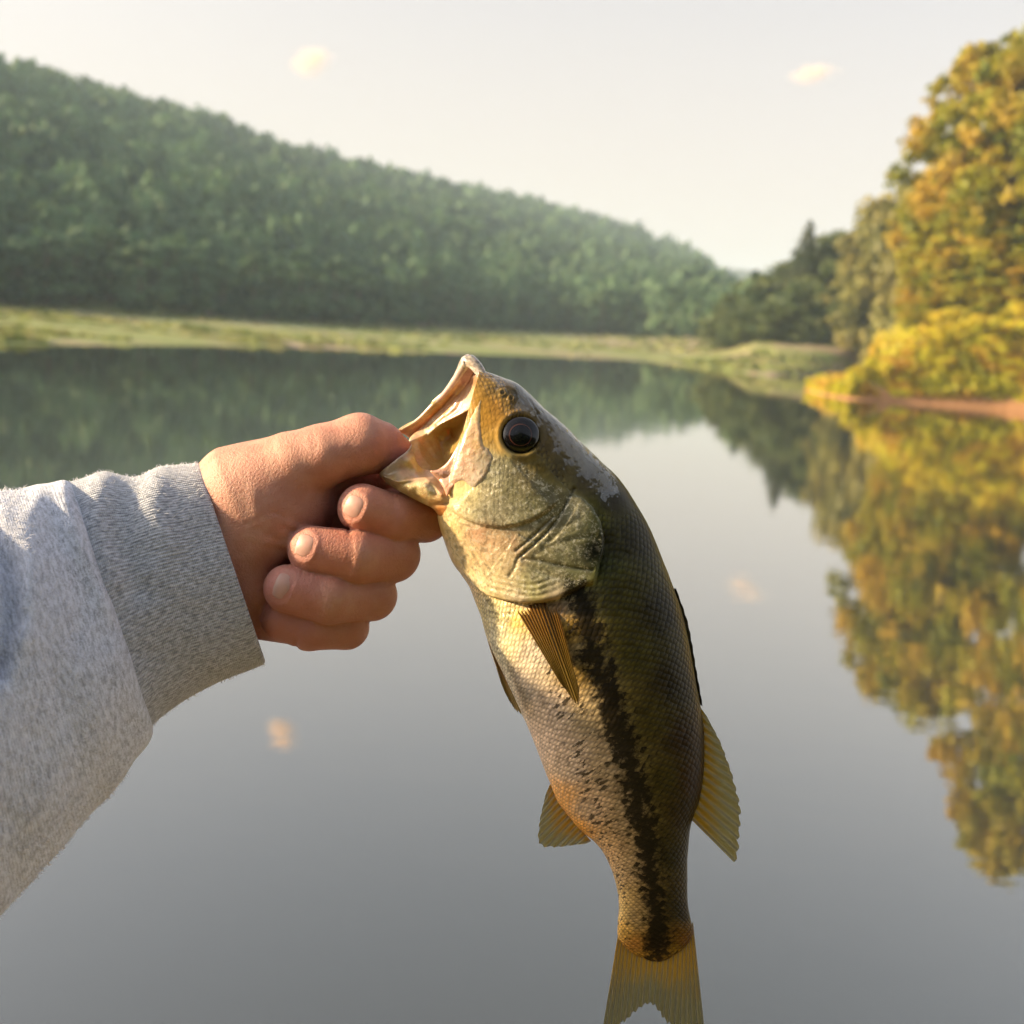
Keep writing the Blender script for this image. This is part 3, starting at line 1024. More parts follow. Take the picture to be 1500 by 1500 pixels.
stripe = 1 - sd_ / hw
spot = sstep(22, 45, sd_) * sstep(110, 70, sd_) * (by.ravel() > 930) * np.where((px - np.interp(py, [p[1] for p in STR], [p[0] for p in STR])) < 0, 1, 0)
wet_sheen = np.clip(sdist(px, py, [(712, 540), (730, 540), (765, 555), (805, 590), (850, 635), (895, 692), (904, 716), (893, 735), (882, 728), (874, 706), (858, 706), (842, 682), (822, 662), (806, 628), (786, 606), (764, 598), (752, 600), (742, 582), (724, 566)]) / 9, -2, 1.2)
wet_sheen = np.where(np.hypot(px - 742, py - 582) < 17, -1, wet_sheen)
scl = np.where(gin, .35 * sstep(20, 60, np.minimum(gd, cdst)) * cin * (ed > 42), 1.0) * sstep(1, .965, np.arange(NS) / NS)[:, None].repeat(NA, 1).ravel()
top = inside(px, py, [(700, 500), (840, 722), (868, 742), (905, 760), (1000, 700), (900, 500)])
scl = np.where(top, 0.15, scl)
ds_ = np.concatenate([[0], np.cumsum(np.linalg.norm(np.diff(ctr, axis=0), axis=1))])
spc = np.interp(ds_ / ds_[-1], [0, .3, .7, 1], [6.0, 8.2, 7.0, 5.0])
uu = np.concatenate([[0], np.cumsum(np.diff(ds_) / spc[1:])])
per = wid + hh
nrow = 42 * (per / per.max()) ** .6
suv = np.stack([uu[:, None].repeat(NA, 1), (ang - math.pi / 2)[None] / math.pi * nrow[:, None], np.zeros((NS, NA))], -1).reshape(-1, 3)


def ext(a, fill=None):
    a = np.asarray(a)
    a = a.reshape(NS, NA, -1)
    f = np.repeat(a[:1], n0, 0) if fill is None else np.tile(np.array(fill, float), (n0, NA, 1))
    r = np.concatenate([f, a]).reshape(-1, a.shape[-1])
    return r[:, 0] if r.shape[1] == 1 else r


m = Mat('bass_skin')
bc = m.attr('base', 'Color')
su = m.attr('suv', 'Vector')
xs = m.n('SeparateXYZ')
m.set(xs, 0, su)
cb = m.n('CombineXYZ')
m.set(cb, 0, m.math('MULTIPLY', m.math('ADD', xs.outputs[0], xs.outputs[1]), .72))
m.set(cb, 1, m.math('MULTIPLY', m.math('SUBTRACT', xs.outputs[0], xs.outputs[1]), .72))
vo = m.n('TexVoronoi', voronoi_dimensions='2D', feature='F1')
m.set(vo, 'Vector', cb.outputs[0])
m.set(vo, 'Scale', 1.0)
m.set(vo, 'Randomness', .28)
lo = m.n('VectorMath', operation='SUBTRACT')
m.set(lo, 0, cb.outputs[0])
m.set(lo, 1, vo.outputs['Position'])
lx = m.n('SeparateXYZ')
m.set(lx, 0, lo.outputs[0])
lu = m.math('ADD', lx.outputs[0], lx.outputs[1])            # along the body, towards the tail
rnd = m.n('SeparateColor')
m.set(rnd, 0, vo.outputs['Color'])
r1, r2 = rnd.outputs[0], rnd.outputs[1]
d2 = m.math('MULTIPLY', vo.outputs['Distance'], vo.outputs['Distance'])
sh = m.math('SUBTRACT', m.math('MULTIPLY', lu, .55), d2)
scl_n = m.attr('scl')
obj = m.coord()
fine = m.noise(obj, 900, 3, .6)
glt = m.noise(obj, 850, 3, .75)
mid = m.noise(obj, 260, 4, .65)
# colour: scale-by-scale tone, dark rims, stripe, spots
tone = m.math('ADD', .78, m.math('MULTIPLY', r1, .42))
rim = m.ramp(lu, -.45, -.1, .62, 1.0)
tn = m.math('ADD', m.math('MULTIPLY', tone, rim), m.ramp(vo.outputs['Distance'], .34, .08, 0, .45))  # last term paints a small glint at each scale centre
tn = m.math('ADD', 1.0, m.math('MULTIPLY', m.math('SUBTRACT', tn, 1.0), scl_n))
vm = m.n('VectorMath', operation='SCALE')
m.set(vm, 0, bc)
m.set(vm, 'Scale', m.math('MULTIPLY', tn, m.ramp(mid, .25, .75, .80, 1.2)))
c = vm.outputs[0]
stv = m.math('ADD', m.attr('stripe'), m.math('MULTIPLY', m.math('SUBTRACT', r2, .55), .8))
stv = m.math('ADD', stv, m.math('MULTIPLY', m.math('ADD', m.math('SUBTRACT', fine, .5), m.math('MULTIPLY', m.math('SUBTRACT', mid, .5), 2.4)), 1.0))
c = m.mix(m.math('MULTIPLY', m.ramp(stv, -.3, .62), .95), c, (.010, .008, .005))
spn = m.noise(m.scale(su, 1.25, .62, 1), .8, 3, .6)
spv = m.math('MULTIPLY', m.attr('spot'), m.ramp(m.math('ADD', spn, m.math('MULTIPLY', m.math('SUBTRACT', r1, .5), .16)), .555, .62))
c = m.mix(m.math('MULTIPLY', spv, .9), c, (.022, .015, .008))
# silvery flecks on cheek, gill cover, throat and chest
gl = m.attr('glit')
fl = m.math('MULTIPLY', m.ramp(m.math('ADD', m.math('MULTIPLY', glt, .6), m.math('MULTIPLY', mid, .4)), .50, .60), gl)
c = m.mix(m.math('MULTIPLY', fl, .6), c, (.86, .81, .62))
dk = m.math('MULTIPLY', m.ramp(m.noise(obj, 420, 3, .6), .52, .36), gl)
c = m.mix(m.math('MULTIPLY', dk, .58), c, (.085, .075, .04))
# wet film on the crown; its pale sky sheen is also mixed into the colour
wv = m.math('ADD', m.attr('wet_sheen'), m.math('MULTIPLY', m.math('SUBTRACT', m.noise(obj, 300, 6, .8), .5), 11.0))
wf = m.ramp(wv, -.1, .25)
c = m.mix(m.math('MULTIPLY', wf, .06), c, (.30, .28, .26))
stm = m.ramp(stv, -.3, .62)
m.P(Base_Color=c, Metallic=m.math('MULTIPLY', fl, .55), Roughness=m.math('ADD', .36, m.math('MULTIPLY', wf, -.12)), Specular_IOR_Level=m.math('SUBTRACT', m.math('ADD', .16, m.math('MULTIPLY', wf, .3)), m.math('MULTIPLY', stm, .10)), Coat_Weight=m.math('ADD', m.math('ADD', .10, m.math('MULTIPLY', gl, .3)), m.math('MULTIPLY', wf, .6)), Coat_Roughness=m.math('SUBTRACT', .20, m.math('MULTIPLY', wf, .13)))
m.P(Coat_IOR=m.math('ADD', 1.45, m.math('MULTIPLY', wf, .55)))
h1 = m.bump(m.math('MULTIPLY', sh, scl_n), .75, .0010)
h2 = m.bump(m.math('ADD', m.math('MULTIPLY', fine, .5), m.math('MULTIPLY', glt, gl)), m.math('MULTIPLY', m.math('SUBTRACT', 1.0, m.math('MULTIPLY', wf, .85)), .55), .0005, h1)
m.P(Normal=h2)
skin_fish = m.m
inc = (.30, .16, .07)
basef = ext(base, inc)
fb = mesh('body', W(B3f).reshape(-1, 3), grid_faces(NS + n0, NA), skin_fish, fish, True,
          {'base': rgba(basef), 'stripe': ext(stripe, [-3]), 'spot': ext(spot, [0]), 'glit': ext(glit, [0]), 'wet_sheen': ext(wet_sheen, [-2]), 'scl': ext(scl, [0]), 'suv': ext(suv)})

nearmask = (sa > .05)
NX, NY, ND = B3[:, nearmask, 0].ravel(), B3[:, nearmask, 1].ravel(), B3[:, nearmask, 2].ravel()


def fish_depth(qx, qy):
    qx, qy = np.atleast_1d(np.asarray(qx, float)), np.atleast_1d(np.asarray(qy, float))
    out = np.zeros(len(qx))
    for i in range(len(qx)):
        d = (NX - qx[i]) ** 2 + (NY - qy[i]) ** 2
        k = np.argpartition(d, 3)[:3]
        out[i] = ND[k].mean()
    return out


# ---- eyes
m = Mat('fish_eye')
r_ = m.attr('rad')
c = m.mix(m.ramp(r_, .53, .56), (.002, .002, .003), (.06, .022, .014))
c = m.mix(m.ramp(r_, .57, .63), c, (.004, .003, .004))
c = m.mix(m.ramp(r_, .88, .96), c, (.012, .009, .008))
c = m.mix(m.ramp(r_, .985, 1.0), c, (.32, .27, .22))
m.P(Base_Color=c, Roughness=.25, Specular_IOR_Level=.2, Coat_Weight=1.0, Coat_Roughness=.015, Coat_IOR=1.36)
de = float(fish_depth([762.5, ], [637 - 36, ])[0] + fish_depth([762.5], [637 + 36])[0]) / 2
na, nr = 56, 26
ra = np.linspace(0, 1, nr)
th = np.linspace(0, 2 * np.pi, na, endpoint=False)
for sgn in (1, -1):
    ex = 762.5 + 28.5 * ra[:, None] * np.cos(th)
    ey = 637 + 27.5 * ra[:, None] * np.sin(th)
    tx = fish_depth([735, 790], [637, 637])
    tilt = (tx[1] - tx[0]) / 55 * (ex - 762.5) * .6
    ty = fish_depth([762, 762], [609, 665])
    tilt = tilt + (ty[1] - ty[0]) / 56 * (ey - 637) * .6
    ez = de - 5 + 13 * np.sqrt(np.maximum(0, 1 - (ra[:, None] * .98) ** 2)) + tilt
    ez = np.where(ra[:, None] > .999, de - 26, ez)
    V = W(np.stack([ex, ey, sgn * ez], -1)).reshape(-1, 3)
    mesh('eye', V, grid_faces(nr, na, True), m.m, fish, True, {'rad': ra[:, None].repeat(na, 1).ravel()})

# ---- flesh sheets of the open mouth, each a shell with its own depth
m = Mat('mouth_flesh')
bc = m.attr('base', 'Color')
obj = m.coord()
st = m.noise(obj, 420, 4, .6)
st2 = m.noise(obj, 1300, 2, .6)
gl = m.attr('glit')
c = m.mix(m.ramp(st, .3, .7), m.mix(.35, bc, (.25, .10, .03)), bc)
c = m.mix(m.math('MULTIPLY', m.ramp(st2, .5, .62), gl), c, (.85, .72, .42))
m.P(Base_Color=c, Roughness=.34, Coat_Weight=.6, Coat_Roughness=.10, Metallic=m.math('MULTIPLY', m.ramp(st2, .5, .62), m.math('MULTIPLY', gl, .4)),
    Subsurface_Weight=.25, Subsurface_Radius=(1, .45, .2), Subsurface_Scale=.003,
    Normal=m.bump(m.math('ADD', st, m.math('MULTIPLY', st2, .35)), .45, .0007))
flesh = m.m


def patch(name, poly, depth, cols, thick=3.0, edge=6.0, folds=(), glitf=None, step=1.0, parent=None, edge_drop=3.0, back=None, mat=None, ride=None):
    poly = np.array(poly, float)
    ps = spline(np.vstack([poly, poly[:1]]), len(poly) * 7)[:-1]
    x0, y0 = np.floor(ps.min(0)) - 2
    x1, y1 = np.ceil(ps.max(0)) + 2
    gx, gy = np.meshgrid(np.arange(x0, x1 + step, step), np.arange(y0, y1 + step, step), indexing='ij')
    ny_ = gx.shape[1]
    ins = inside(gx, gy, ps)
    cell = ins[:-1, :-1] | ins[1:, :-1] | ins[:-1, 1:] | ins[1:, 1:]
    ci, cj = np.nonzero(cell)
    q = np.stack([ci * ny_ + cj, ci * ny_ + cj + 1, (ci + 1) * ny_ + cj + 1, (ci + 1) * ny_ + cj], 1)[:, ::-1]
    used = np.unique(q)
    rem = np.full(gx.size, -1)
    rem[used] = np.arange(len(used))
    q = rem[q]
    x, y = gx.ravel()[used].copy(), gy.ravel()[used].copy()
    out = ~ins.ravel()[used]
    PP = np.vstack([ps, ps[:1]])
    for i in np.nonzero(out)[0]:
        e = PP[1:] - PP[:-1]
        t = np.clip(((x[i] - PP[:-1, 0]) * e[:, 0] + (y[i] - PP[:-1, 1]) * e[:, 1]) / ((e ** 2).sum(1) + 1e-9), 0, 1)
        cx, cy = PP[:-1, 0] + t * e[:, 0], PP[:-1, 1] + t * e[:, 1]
        k = np.argmin((cx - x[i]) ** 2 + (cy - y[i]) ** 2)
        x[i], y[i] = cx[k], cy[k]
    ed_, _ = poly_dist(x, y, ps, True)
    ed_ = np.where(out, 0, ed_)
    z = rbf(depth, x, y, 8.0)[:, 0]
    for pl, dep, wdt in folds:
        dd_, _ = poly_dist(x, y, pl)
        z += dep * np.exp(-(dd_ / wdt) ** 2)
    if ride is not None:
        z = np.maximum(z, fish_depth(x, y) + ride * sstep(0, 8, ed_))
    z += .8 * fbm(np.column_stack([x, y]) / 9, 71, 3)
    rnd_ = np.sqrt(np.clip(1 - (1 - np.clip(ed_ / edge, 0, 1)) ** 2, 0, 1))
    zf = z - edge_drop * (1 - rnd_)
    zb = (zf - thick * rnd_ - .4) if back is None else np.minimum(back(x, y, zf), zf - .4 - thick * rnd_ * .2) * rnd_ + (zf - .4) * (1 - rnd_)
    n = len(x)
    V = W(np.vstack([np.column_stack([x, y, zf]), np.column_stack([x, y, zb])]))
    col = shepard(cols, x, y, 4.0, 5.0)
    g_ = np.zeros(n) if glitf is None else glitf(x, y)
    # rim faces
    e = np.sort(np.vstack([q[:, [0, 1]], q[:, [1, 2]], q[:, [2, 3]], q[:, [3, 0]]]), 1)
    eu, cnt = np.unique(e, axis=0, return_counts=True)
    be = eu[cnt == 1]
    rim = np.column_stack([be[:, 0], be[:, 1], be[:, 1] + n, be[:, 0] + n])
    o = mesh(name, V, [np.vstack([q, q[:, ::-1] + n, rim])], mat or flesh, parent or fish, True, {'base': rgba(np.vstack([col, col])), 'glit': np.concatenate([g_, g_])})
    return o


def fd(*pts):                                   # control points lying on the fish's own flank, raised
    a = np.array(pts, float)
    return [(x, y, z + r) for (x, y, r), z in zip(pts, fish_depth(a[:, 0], a[:, 1]))]


# far cheek wall (inner face of the far upper jaw)
patch('upper_jaw', [(690, 528), (678, 532), (669, 546), (652, 570), (633, 588), (629, 600), (612, 613), (596, 621), (582, 631), (592, 636), (606, 643), (624, 630), (642, 609), (662, 588), (680, 568), (694, 545)],
      [(688, 530, 0), (669, 547, -14), (650, 573, -36), (630, 597, -52), (605, 619, -62), (583, 631, -66), (600, 640, -72), (622, 627, -70), (642, 606, -60), (662, 585, -44), (680, 565, -26), (692, 545, -6)],
      [(686, 530, .62, .40, .38), (676, 548, .55, .34, .30), (660, 566, .62, .46, .24), (645, 585, .70, .56, .30), (640, 600, .52, .38, .14), (622, 612, .74, .60, .34), (605, 626, .62, .44, .20), (590, 630, .45, .27, .12), (655, 588, .5, .33, .12), (600, 638, .5, .38, .2)],
      4, 7, [([(676, 560), (652, 590), (628, 615), (606, 634)], -3.5, 4), ([(662, 562), (640, 590), (618, 612)], 2.5, 4)])
# palate
patch('palate', [(676, 560), (690, 548), (704, 552), (709, 570), (707, 582), (692, 597), (668, 611), (645, 622), (625, 640), (605, 650), (600, 642), (622, 622), (642, 602), (660, 582)],
      [(680, 560, -30), (704, 556, 6), (706, 580, 10), (690, 596, -14), (667, 610, -34), (640, 626, -50), (604, 646, -58), (622, 624, -66), (645, 600, -56), (664, 580, -40), (688, 575, -22), (676, 592, -34), (655, 608, -46)],
      [(690, 555, .38, .20, .10), (702, 556, .34, .19, .09), (700, 572, .58, .34, .14), (688, 575, .64, .48, .36), (686, 590, .70, .56, .44), (672, 600, .62, .46, .32), (665, 590, .50, .30, .15), (650, 605, .56, .36, .2), (645, 620, .68, .54, .34), (620, 640, .62, .46, .28), (675, 570, .45, .26, .13)],
      4, 5, [([(690, 560), (683, 580), (668, 600), (640, 622)], -4, 4), ([(672, 578), (652, 600), (628, 622)], -3, 3.5), ([(676, 590), (655, 608)], 3, 4)])
# throat cavity; the shade on its right side is darkened into the colour
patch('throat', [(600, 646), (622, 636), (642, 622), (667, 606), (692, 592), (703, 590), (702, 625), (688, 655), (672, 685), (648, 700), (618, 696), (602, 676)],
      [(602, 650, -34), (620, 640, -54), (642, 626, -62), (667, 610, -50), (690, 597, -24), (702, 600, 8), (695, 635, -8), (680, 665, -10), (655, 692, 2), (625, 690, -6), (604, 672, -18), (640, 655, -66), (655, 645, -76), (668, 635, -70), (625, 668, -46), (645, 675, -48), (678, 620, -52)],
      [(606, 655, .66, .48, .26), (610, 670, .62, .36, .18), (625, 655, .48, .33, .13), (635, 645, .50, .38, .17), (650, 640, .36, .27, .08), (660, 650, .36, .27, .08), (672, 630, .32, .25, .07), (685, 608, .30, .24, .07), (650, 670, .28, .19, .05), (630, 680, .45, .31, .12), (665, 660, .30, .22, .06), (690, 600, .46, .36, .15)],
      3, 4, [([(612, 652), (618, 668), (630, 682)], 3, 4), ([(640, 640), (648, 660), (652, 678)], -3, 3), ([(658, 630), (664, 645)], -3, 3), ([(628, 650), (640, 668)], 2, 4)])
# near maxilla plate, lying over the cheek
patch('maxilla', [(707, 578), (699, 590), (690, 606), (682, 626), (670, 652), (656, 676), (641, 688), (630, 690), (641, 702), (650, 716), (655, 727), (663, 715), (676, 706), (692, 716), (704, 710), (716, 694), (724, 672), (719, 660), (709, 648), (705, 620), (706, 600)],
      fd((708, 590, 2), (706, 620, 2), (712, 650, 1), (722, 668, 0), (715, 692, 0), (702, 708, 0), (688, 714, 0), (695, 670, 1), (708, 675, 1), (704, 695, 0)) + [(699, 592, 34), (690, 608, 40), (682, 628, 42), (670, 654, 42), (656, 677, 42), (636, 690, 40), (645, 708, 54), (655, 724, 60), (668, 700, 60), (682, 660, 58)],
      [(703, 585, .50, .34, .12), (697, 605, .62, .44, .20), (690, 630, .64, .44, .25), (680, 655, .62, .42, .27), (665, 680, .64, .42, .31), (645, 698, .62, .36, .26), (655, 720, .62, .34, .24), (690, 690, .58, .44, .32), (712, 680, .42, .37, .27), (712, 665, .40, .34, .22), (700, 650, .58, .40, .2), (700, 700, .50, .44, .34)],
      3.5, 4, [([(706, 590), (698, 615), (690, 640), (680, 668), (668, 695)], 3.5, 5), ([(667, 671), (664, 682), (662, 692)], -10, 2.6), ([(716, 662), (700, 682), (684, 700), (672, 708)], -1.2, 3), ([(692, 625), (682, 655), (672, 680)], -2, 2)], ride=1.4)
# lower jaw: rounded on the outside, hollow along the rim, both halves
patch('lower_jaw', [(603, 650), (597, 660), (584, 670), (570, 681), (556, 693), (562, 703), (575, 714), (600, 728), (620, 738), (634, 745), (643, 755), (660, 757), (676, 756), (680, 748), (668, 738), (657, 728), (652, 714), (643, 701), (632, 690), (618, 686), (609, 674), (606, 660)],
      [(602, 654, 24), (585, 669, 32), (570, 681, 30), (557, 693, 20), (575, 713, 24), (600, 727, 26), (620, 737, 32), (643, 754, 34), (672, 755, 50), (677, 749, 54), (657, 730, 54), (645, 708, 40), (620, 690, 8), (608, 668, 12), (580, 705, 38), (602, 706, 42), (622, 704, 46), (635, 712, 48), (648, 728, 54), (600, 715, 46), (625, 725, 50), (595, 688, 26), (612, 696, 28), (632, 698, 34), (580, 692, 30), (660, 745, 50)],
      [(600, 660, .60, .46, .36), (584, 672, .52, .42, .36), (567, 685, .42, .32, .22), (560, 695, .24, .16, .08), (602, 680, .80, .56, .20), (612, 684, .80, .54, .2), (594, 692, .62, .38, .20), (575, 700, .36, .26, .12), (610, 698, .64, .42, .26), (635, 698, .64, .40, .26), (648, 716, .64, .34, .22),
       (590, 714, .52, .42, .18), (610, 716, .66, .54, .26), (632, 718, .72, .60, .32), (615, 730, .62, .44, .18), (640, 735, .70, .44, .18), (645, 748, .74, .30, .08), (665, 748, .74, .28, .08), (672, 742, .68, .34, .14), (580, 709, .3, .2, .08), (655, 735, .66, .44, .24)],
      3, 7, [([(560, 697), (584, 706), (605, 702), (623, 700), (634, 708), (647, 724)], 3.5, 3), ([(600, 676), (610, 686)], 9, 7), ([(633, 741), (652, 738), (672, 742)], -3, 3), ([(600, 720), (625, 729), (645, 734)], 2, 4)],
      glitf=lambda x, y: sstep(0, 6, sdist(x, y, [(582, 708), (605, 705), (624, 703), (634, 711), (648, 728), (640, 736), (610, 726), (585, 716)])),
      back=lambda x, y, z: np.minimum(z - 4, -.75 * np.maximum(z, 4) - 14))
# upper lip: one rounded rim round the snout, down the far side
lipm = Mat('lip_skin')
ln_ = lipm.noise(lipm.coord(), 500, 3)
lv = lipm.attr('along')
lc = lipm.mix(lipm.ramp(lv, .30, .45), (.20, .18, .15), (.50, .40, .38))
lc = lipm.mix(lipm.ramp(lv, .50, .64), lc, (.60, .40, .36))
lc = lipm.mix(lipm.ramp(lv, .66, .8), lc, (.72, .58, .32))
lipm.P(Base_Color=lipm.mix(lipm.ramp(ln_, .35, .7), lc, (.62, .52, .42)), Roughness=.25, Coat_Weight=.8, Coat_Roughness=.06, Subsurface_Weight=.3, Subsurface_Scale=.003, Normal=lipm.bump(ln_, .3, .0006))
lp = spline([(709, 582, 26, 4), (709, 566, 22, 5.5), (707, 552, 14, 7), (700, 540, 6, 8.5), (690, 530, 0, 9.8), (684, 530, -5, 10), (677, 540, -12, 7.5), (667, 556, -22, 5.5), (650, 578, -40, 4.2), (633, 594, -53, 3.2), (612, 615, -62, 2.6), (588, 629, -68, 1.6)], 70)
V, q, t = tube(lp[:, :3], lp[:, 3] * (1 + .06 * fbm(lp[:, :1] / 5, 4)), 18)
al = np.concatenate([np.repeat(np.linspace(0, 1, 70), 18), [0, 1]])
mesh('upper_lip', W(V), [q, t], lipm.m, fish, True, {'along': al})

# ---- fins
finm = Mat('fin_membrane')
fu, fv = finm.attr('fu'), finm.attr('fv')
ray = finm.math('MULTIPLY', finm.math('ADD', finm.math('SINE', finm.math('MULTIPLY', fu, 2 * math.pi)), 1.0), .5)
fine = finm.noise(finm.coord(), 300, 3)
t1, t2 = finm.attr('tint', 'Color'), finm.attr('tint2', 'Color')
edge = finm.ramp(finm.math('ADD', fv, finm.math('MULTIPLY', finm.math('SUBTRACT', fine, .5), .35)), .15, .75)
fc = finm.mix(edge, t1, t2)
fc = finm.mix(finm.math('MULTIPLY', finm.ramp(ray, .25, .0), .55), fc, (.05, .04, .02))
finm.P(Base_Color=fc, Roughness=.3, Coat_Weight=.5, Coat_Roughness=.12, Normal=finm.bump(finm.math('ADD', ray, finm.math('MULTIPLY', fine, .6)), .5, .0006))
trl = finm.n('BsdfTranslucent')
finm.set(trl, 'Color', fc)
mx = finm.n('MixShader')
finm.set(mx, 0, .5)
finm.set(mx, 1, finm.p.outputs[0])
finm.set(mx, 2, trl.outputs[0])
trp = finm.n('BsdfTransparent')
finm.set(trp, 'Color', (.95, .93, .85))
mx2 = finm.n('MixShader')
finm.set(mx2, 0, finm.math('MULTIPLY', finm.attr('clear'), finm.ramp(ray, .1, .8, .75, .12)))
finm.set(mx2, 1, mx.outputs[0])
finm.set(mx2, 2, trp.outputs[0])
finm.t.links.new(mx2.outputs[0], finm.out.inputs[0])
finm = finm.m


def fin(name, basep, tipp, rays, c1, c2, clear=.5, nu=190, nv=80, wave=2.0, thick=1.0, ragged=.045, sgn=1, bow=0.0):
    """a fin fan: base curve to outer curve, both (px, py, d); ridged rays"""
    A, Bq = spline(basep, nu), spline(tipp, nu)
    u = np.linspace(0, 1, nu)
    v = np.linspace(0, 1, nv)
    rg_ = np.random.default_rng(len(name) + rays)
    rag = 1 - ragged * (1 + np.cos(u * rays * 2 * math.pi)) * .5 * (.5 + rg_.uniform(0, 1, nu)) - ragged * .8 * np.abs(vnoise((u * rays * .5)[:, None], 3))
    P = A[:, None] + (Bq - A)[:, None] * (v[None, :, None] * rag[:, None, None])
    P[..., 2] += (np.sin(u * rays * 2 * math.pi)[:, None] * .7 * (1 - .4 * v) + wave * np.sin(3.1 * u[:, None] * 2 + 2 * v) * v + bow * np.sin(math.pi * v)[None])
    n = nu * nv
    th_ = thick * (1 - .75 * v)[None].repeat(nu, 0)
    Vv = np.vstack([(P + np.stack([0 * th_, 0 * th_, th_], -1)).reshape(-1, 3), (P - np.stack([0 * th_, 0 * th_, th_], -1)).reshape(-1, 3)])
    Vv[:, 2] *= sgn
    q = grid_faces(nu, nv)
    i = np.arange(nu - 1)
    j = np.arange(nv - 1)
    rimq = [np.stack([i * nv, (i + 1) * nv, (i + 1) * nv + n, i * nv + n], 1), np.stack([i * nv + nv - 1, (i + 1) * nv + nv - 1, (i + 1) * nv + nv - 1 + n, i * nv + nv - 1 + n], 1),
            np.stack([j, j + 1, j + 1 + n, j + n], 1), np.stack([j + (nu - 1) * nv, j + 1 + (nu - 1) * nv, j + 1 + (nu - 1) * nv + n, j + (nu - 1) * nv + n], 1)]
    fu_ = np.tile(np.repeat(u * rays, nv), 2)
    fv_ = np.tile(np.tile(v, nu), 2)
    return mesh(name, W(Vv), [np.vstack([q, q[:, ::-1] + n] + rimq)], finm, fish, True,
                {'fu': fu_, 'fv': fv_, 'tint': np.tile([*c1, 1], (2 * n, 1)), 'tint2': np.tile([*c2, 1], (2 * n, 1)), 'clear': np.full(2 * n, clear)})


def on(pts):
    a = np.array(pts, float)
    z = fish_depth(a[:, 0], a[:, 1])
    return [(x, y, q + r) for (x, y, r), q in zip(pts, z)]


pb = on([(756, 893, -2), (770, 888, -2), (788, 884, -2), (804, 884, -2), (816, 890, -2)])
pt = on([(822, 1003, 12), (832, 1016, 14), (841, 1030, 15), (849, 1033, 15), (849, 1012, 13)])
for sgn in (1, -1):
    fin('pectoral_fin', pb, pt, 13, (.26, .13, .02), (.24, .16, .03), .25, bow=8, sgn=sgn, ragged=.03)
fin('pelvic_fin', [(713, 934, 40), (718, 945, 44), (722, 956, 48), (727, 966, 50)], [(766, 1048, 52), (757, 1044, 44), (748, 1030, 42), (739, 1012, 40)][::-1], 8, (.40, .19, .02), (.42, .30, .08), .3, bow=6)
fin('pelvic_fin', [(713, 934, -40), (718, 945, -44), (722, 956, -48), (727, 966, -50)], [(758, 1040, -52), (750, 1034, -44), (742, 1020, -42), (735, 1004, -40)][::-1], 8, (.40, .19, .02), (.42, .30, .08), .3)
fin('anal_fin', [(806, 1148, 0), (818, 1172, 0), (834, 1195, 0), (850, 1214, 0), (866, 1232, 0)], [(799, 1164, 3), (788, 1214, 6), (790, 1238, 4), (808, 1242, 0), (858, 1236, -3)], 11, (.52, .33, .04), (.42, .39, .22), .45)
fin('soft_dorsal_fin', [(1026, 1036, 0), (1027, 1080, 0), (1026, 1120, 0), (1021, 1160, 0), (1012, 1200, 0)], [(1036, 1050, 2), (1062, 1102, 6), (1085, 1180, 8), (1083, 1240, 6), (1078, 1266, 3)], 13, (.50, .33, .03), (.42, .39, .20), .42)
fin('spiny_dorsal_fin', [(986, 862, 0), (1001, 915, 0), (1011, 965, 0), (1024, 1030, 0)], [(991, 862, 2), (1009, 915, 3), (1018, 965, 3), (1030, 1036, 2)], 9, (.035, .028, .012), (.03, .025, .012), 0, nv=24, ragged=.12, thick=3)
fin('tail_fin', [(908, 1352, 0), (918, 1374, 0), (938, 1390, 0), (963, 1396, 0), (988, 1389, 0), (1006, 1373, 0), (1015, 1350, 0)],
    [(879, 1530, 6), (897, 1516, 7), (925, 1490, 4), (952, 1472, 0), (978, 1500, -3), (1010, 1525, -4), (1035, 1535, -3)], 19, (.52, .34, .05), (.30, .29, .18), .45, nu=240, wave=4)

# ================================================================== the person's arm
person = empty('person', W(np.array([250.0, 850.0, 0.0])), 'outstretched left arm in a heather grey sweatshirt gripping the fish by its lip', 'person')
# ---- hand and forearm: one distance field, one surface
ST_ = 2.5
X0, X1, Y0, Y1, D0, D1 = 110, 668, 588, 1010, -175, 118
gx = np.arange(X0, X1, ST_, dtype=np.float32)
gy = np.arange(Y0, Y1, ST_, dtype=np.float32)
gz = np.arange(D0, D1, ST_, dtype=np.float32)
GX, GY, GZ = np.meshgrid(gx, gy, gz, indexing='ij', sparse=True)


def cone(a, b):
    """rounded cone from (x, y, d, r) to (x, y, d, r)"""
    a, b = np.array(a, np.float32), np.array(b, np.float32)
    e = b[:3] - a[:3]
    l2 = float(e @ e)
    t = np.clip(((GX - a[0]) * e[0] + (GY - a[1]) * e[1] + (GZ - a[2]) * e[2]) / l2, 0, 1)
    return np.sqrt((GX - a[0] - t * e[0]) ** 2 + (GY - a[1] - t * e[1]) ** 2 + (GZ - a[2] - t * e[2]) ** 2) - (a[3] + t * (b[3] - a[3]))


def ell(c, r, rot=0.0):
    ca_, sa_ = math.cos(rot), math.sin(rot)
    dx, dy = GX - c[0], GY - c[1]
    u, v_ = (dx * ca_ + dy * sa_) / r[0], (-dx * sa_ + dy * ca_) / r[1]
    k = np.sqrt(u * u + v_ * v_ + ((GZ - c[2]) / r[2]) ** 2)
    return (k - 1) * min(r)


def smin(a, b, k):
    h = np.maximum(k - np.abs(a - b), 0) / k
    return np.minimum(a, b) - h * h * h * k * (1 / 6.0)


def chain(pts, k=10):
    s = None
    for a, b in zip(pts[:-1], pts[1:]):
        c = cone(a, b)
        s = c if s is None else smin(s, c, k)
    return s


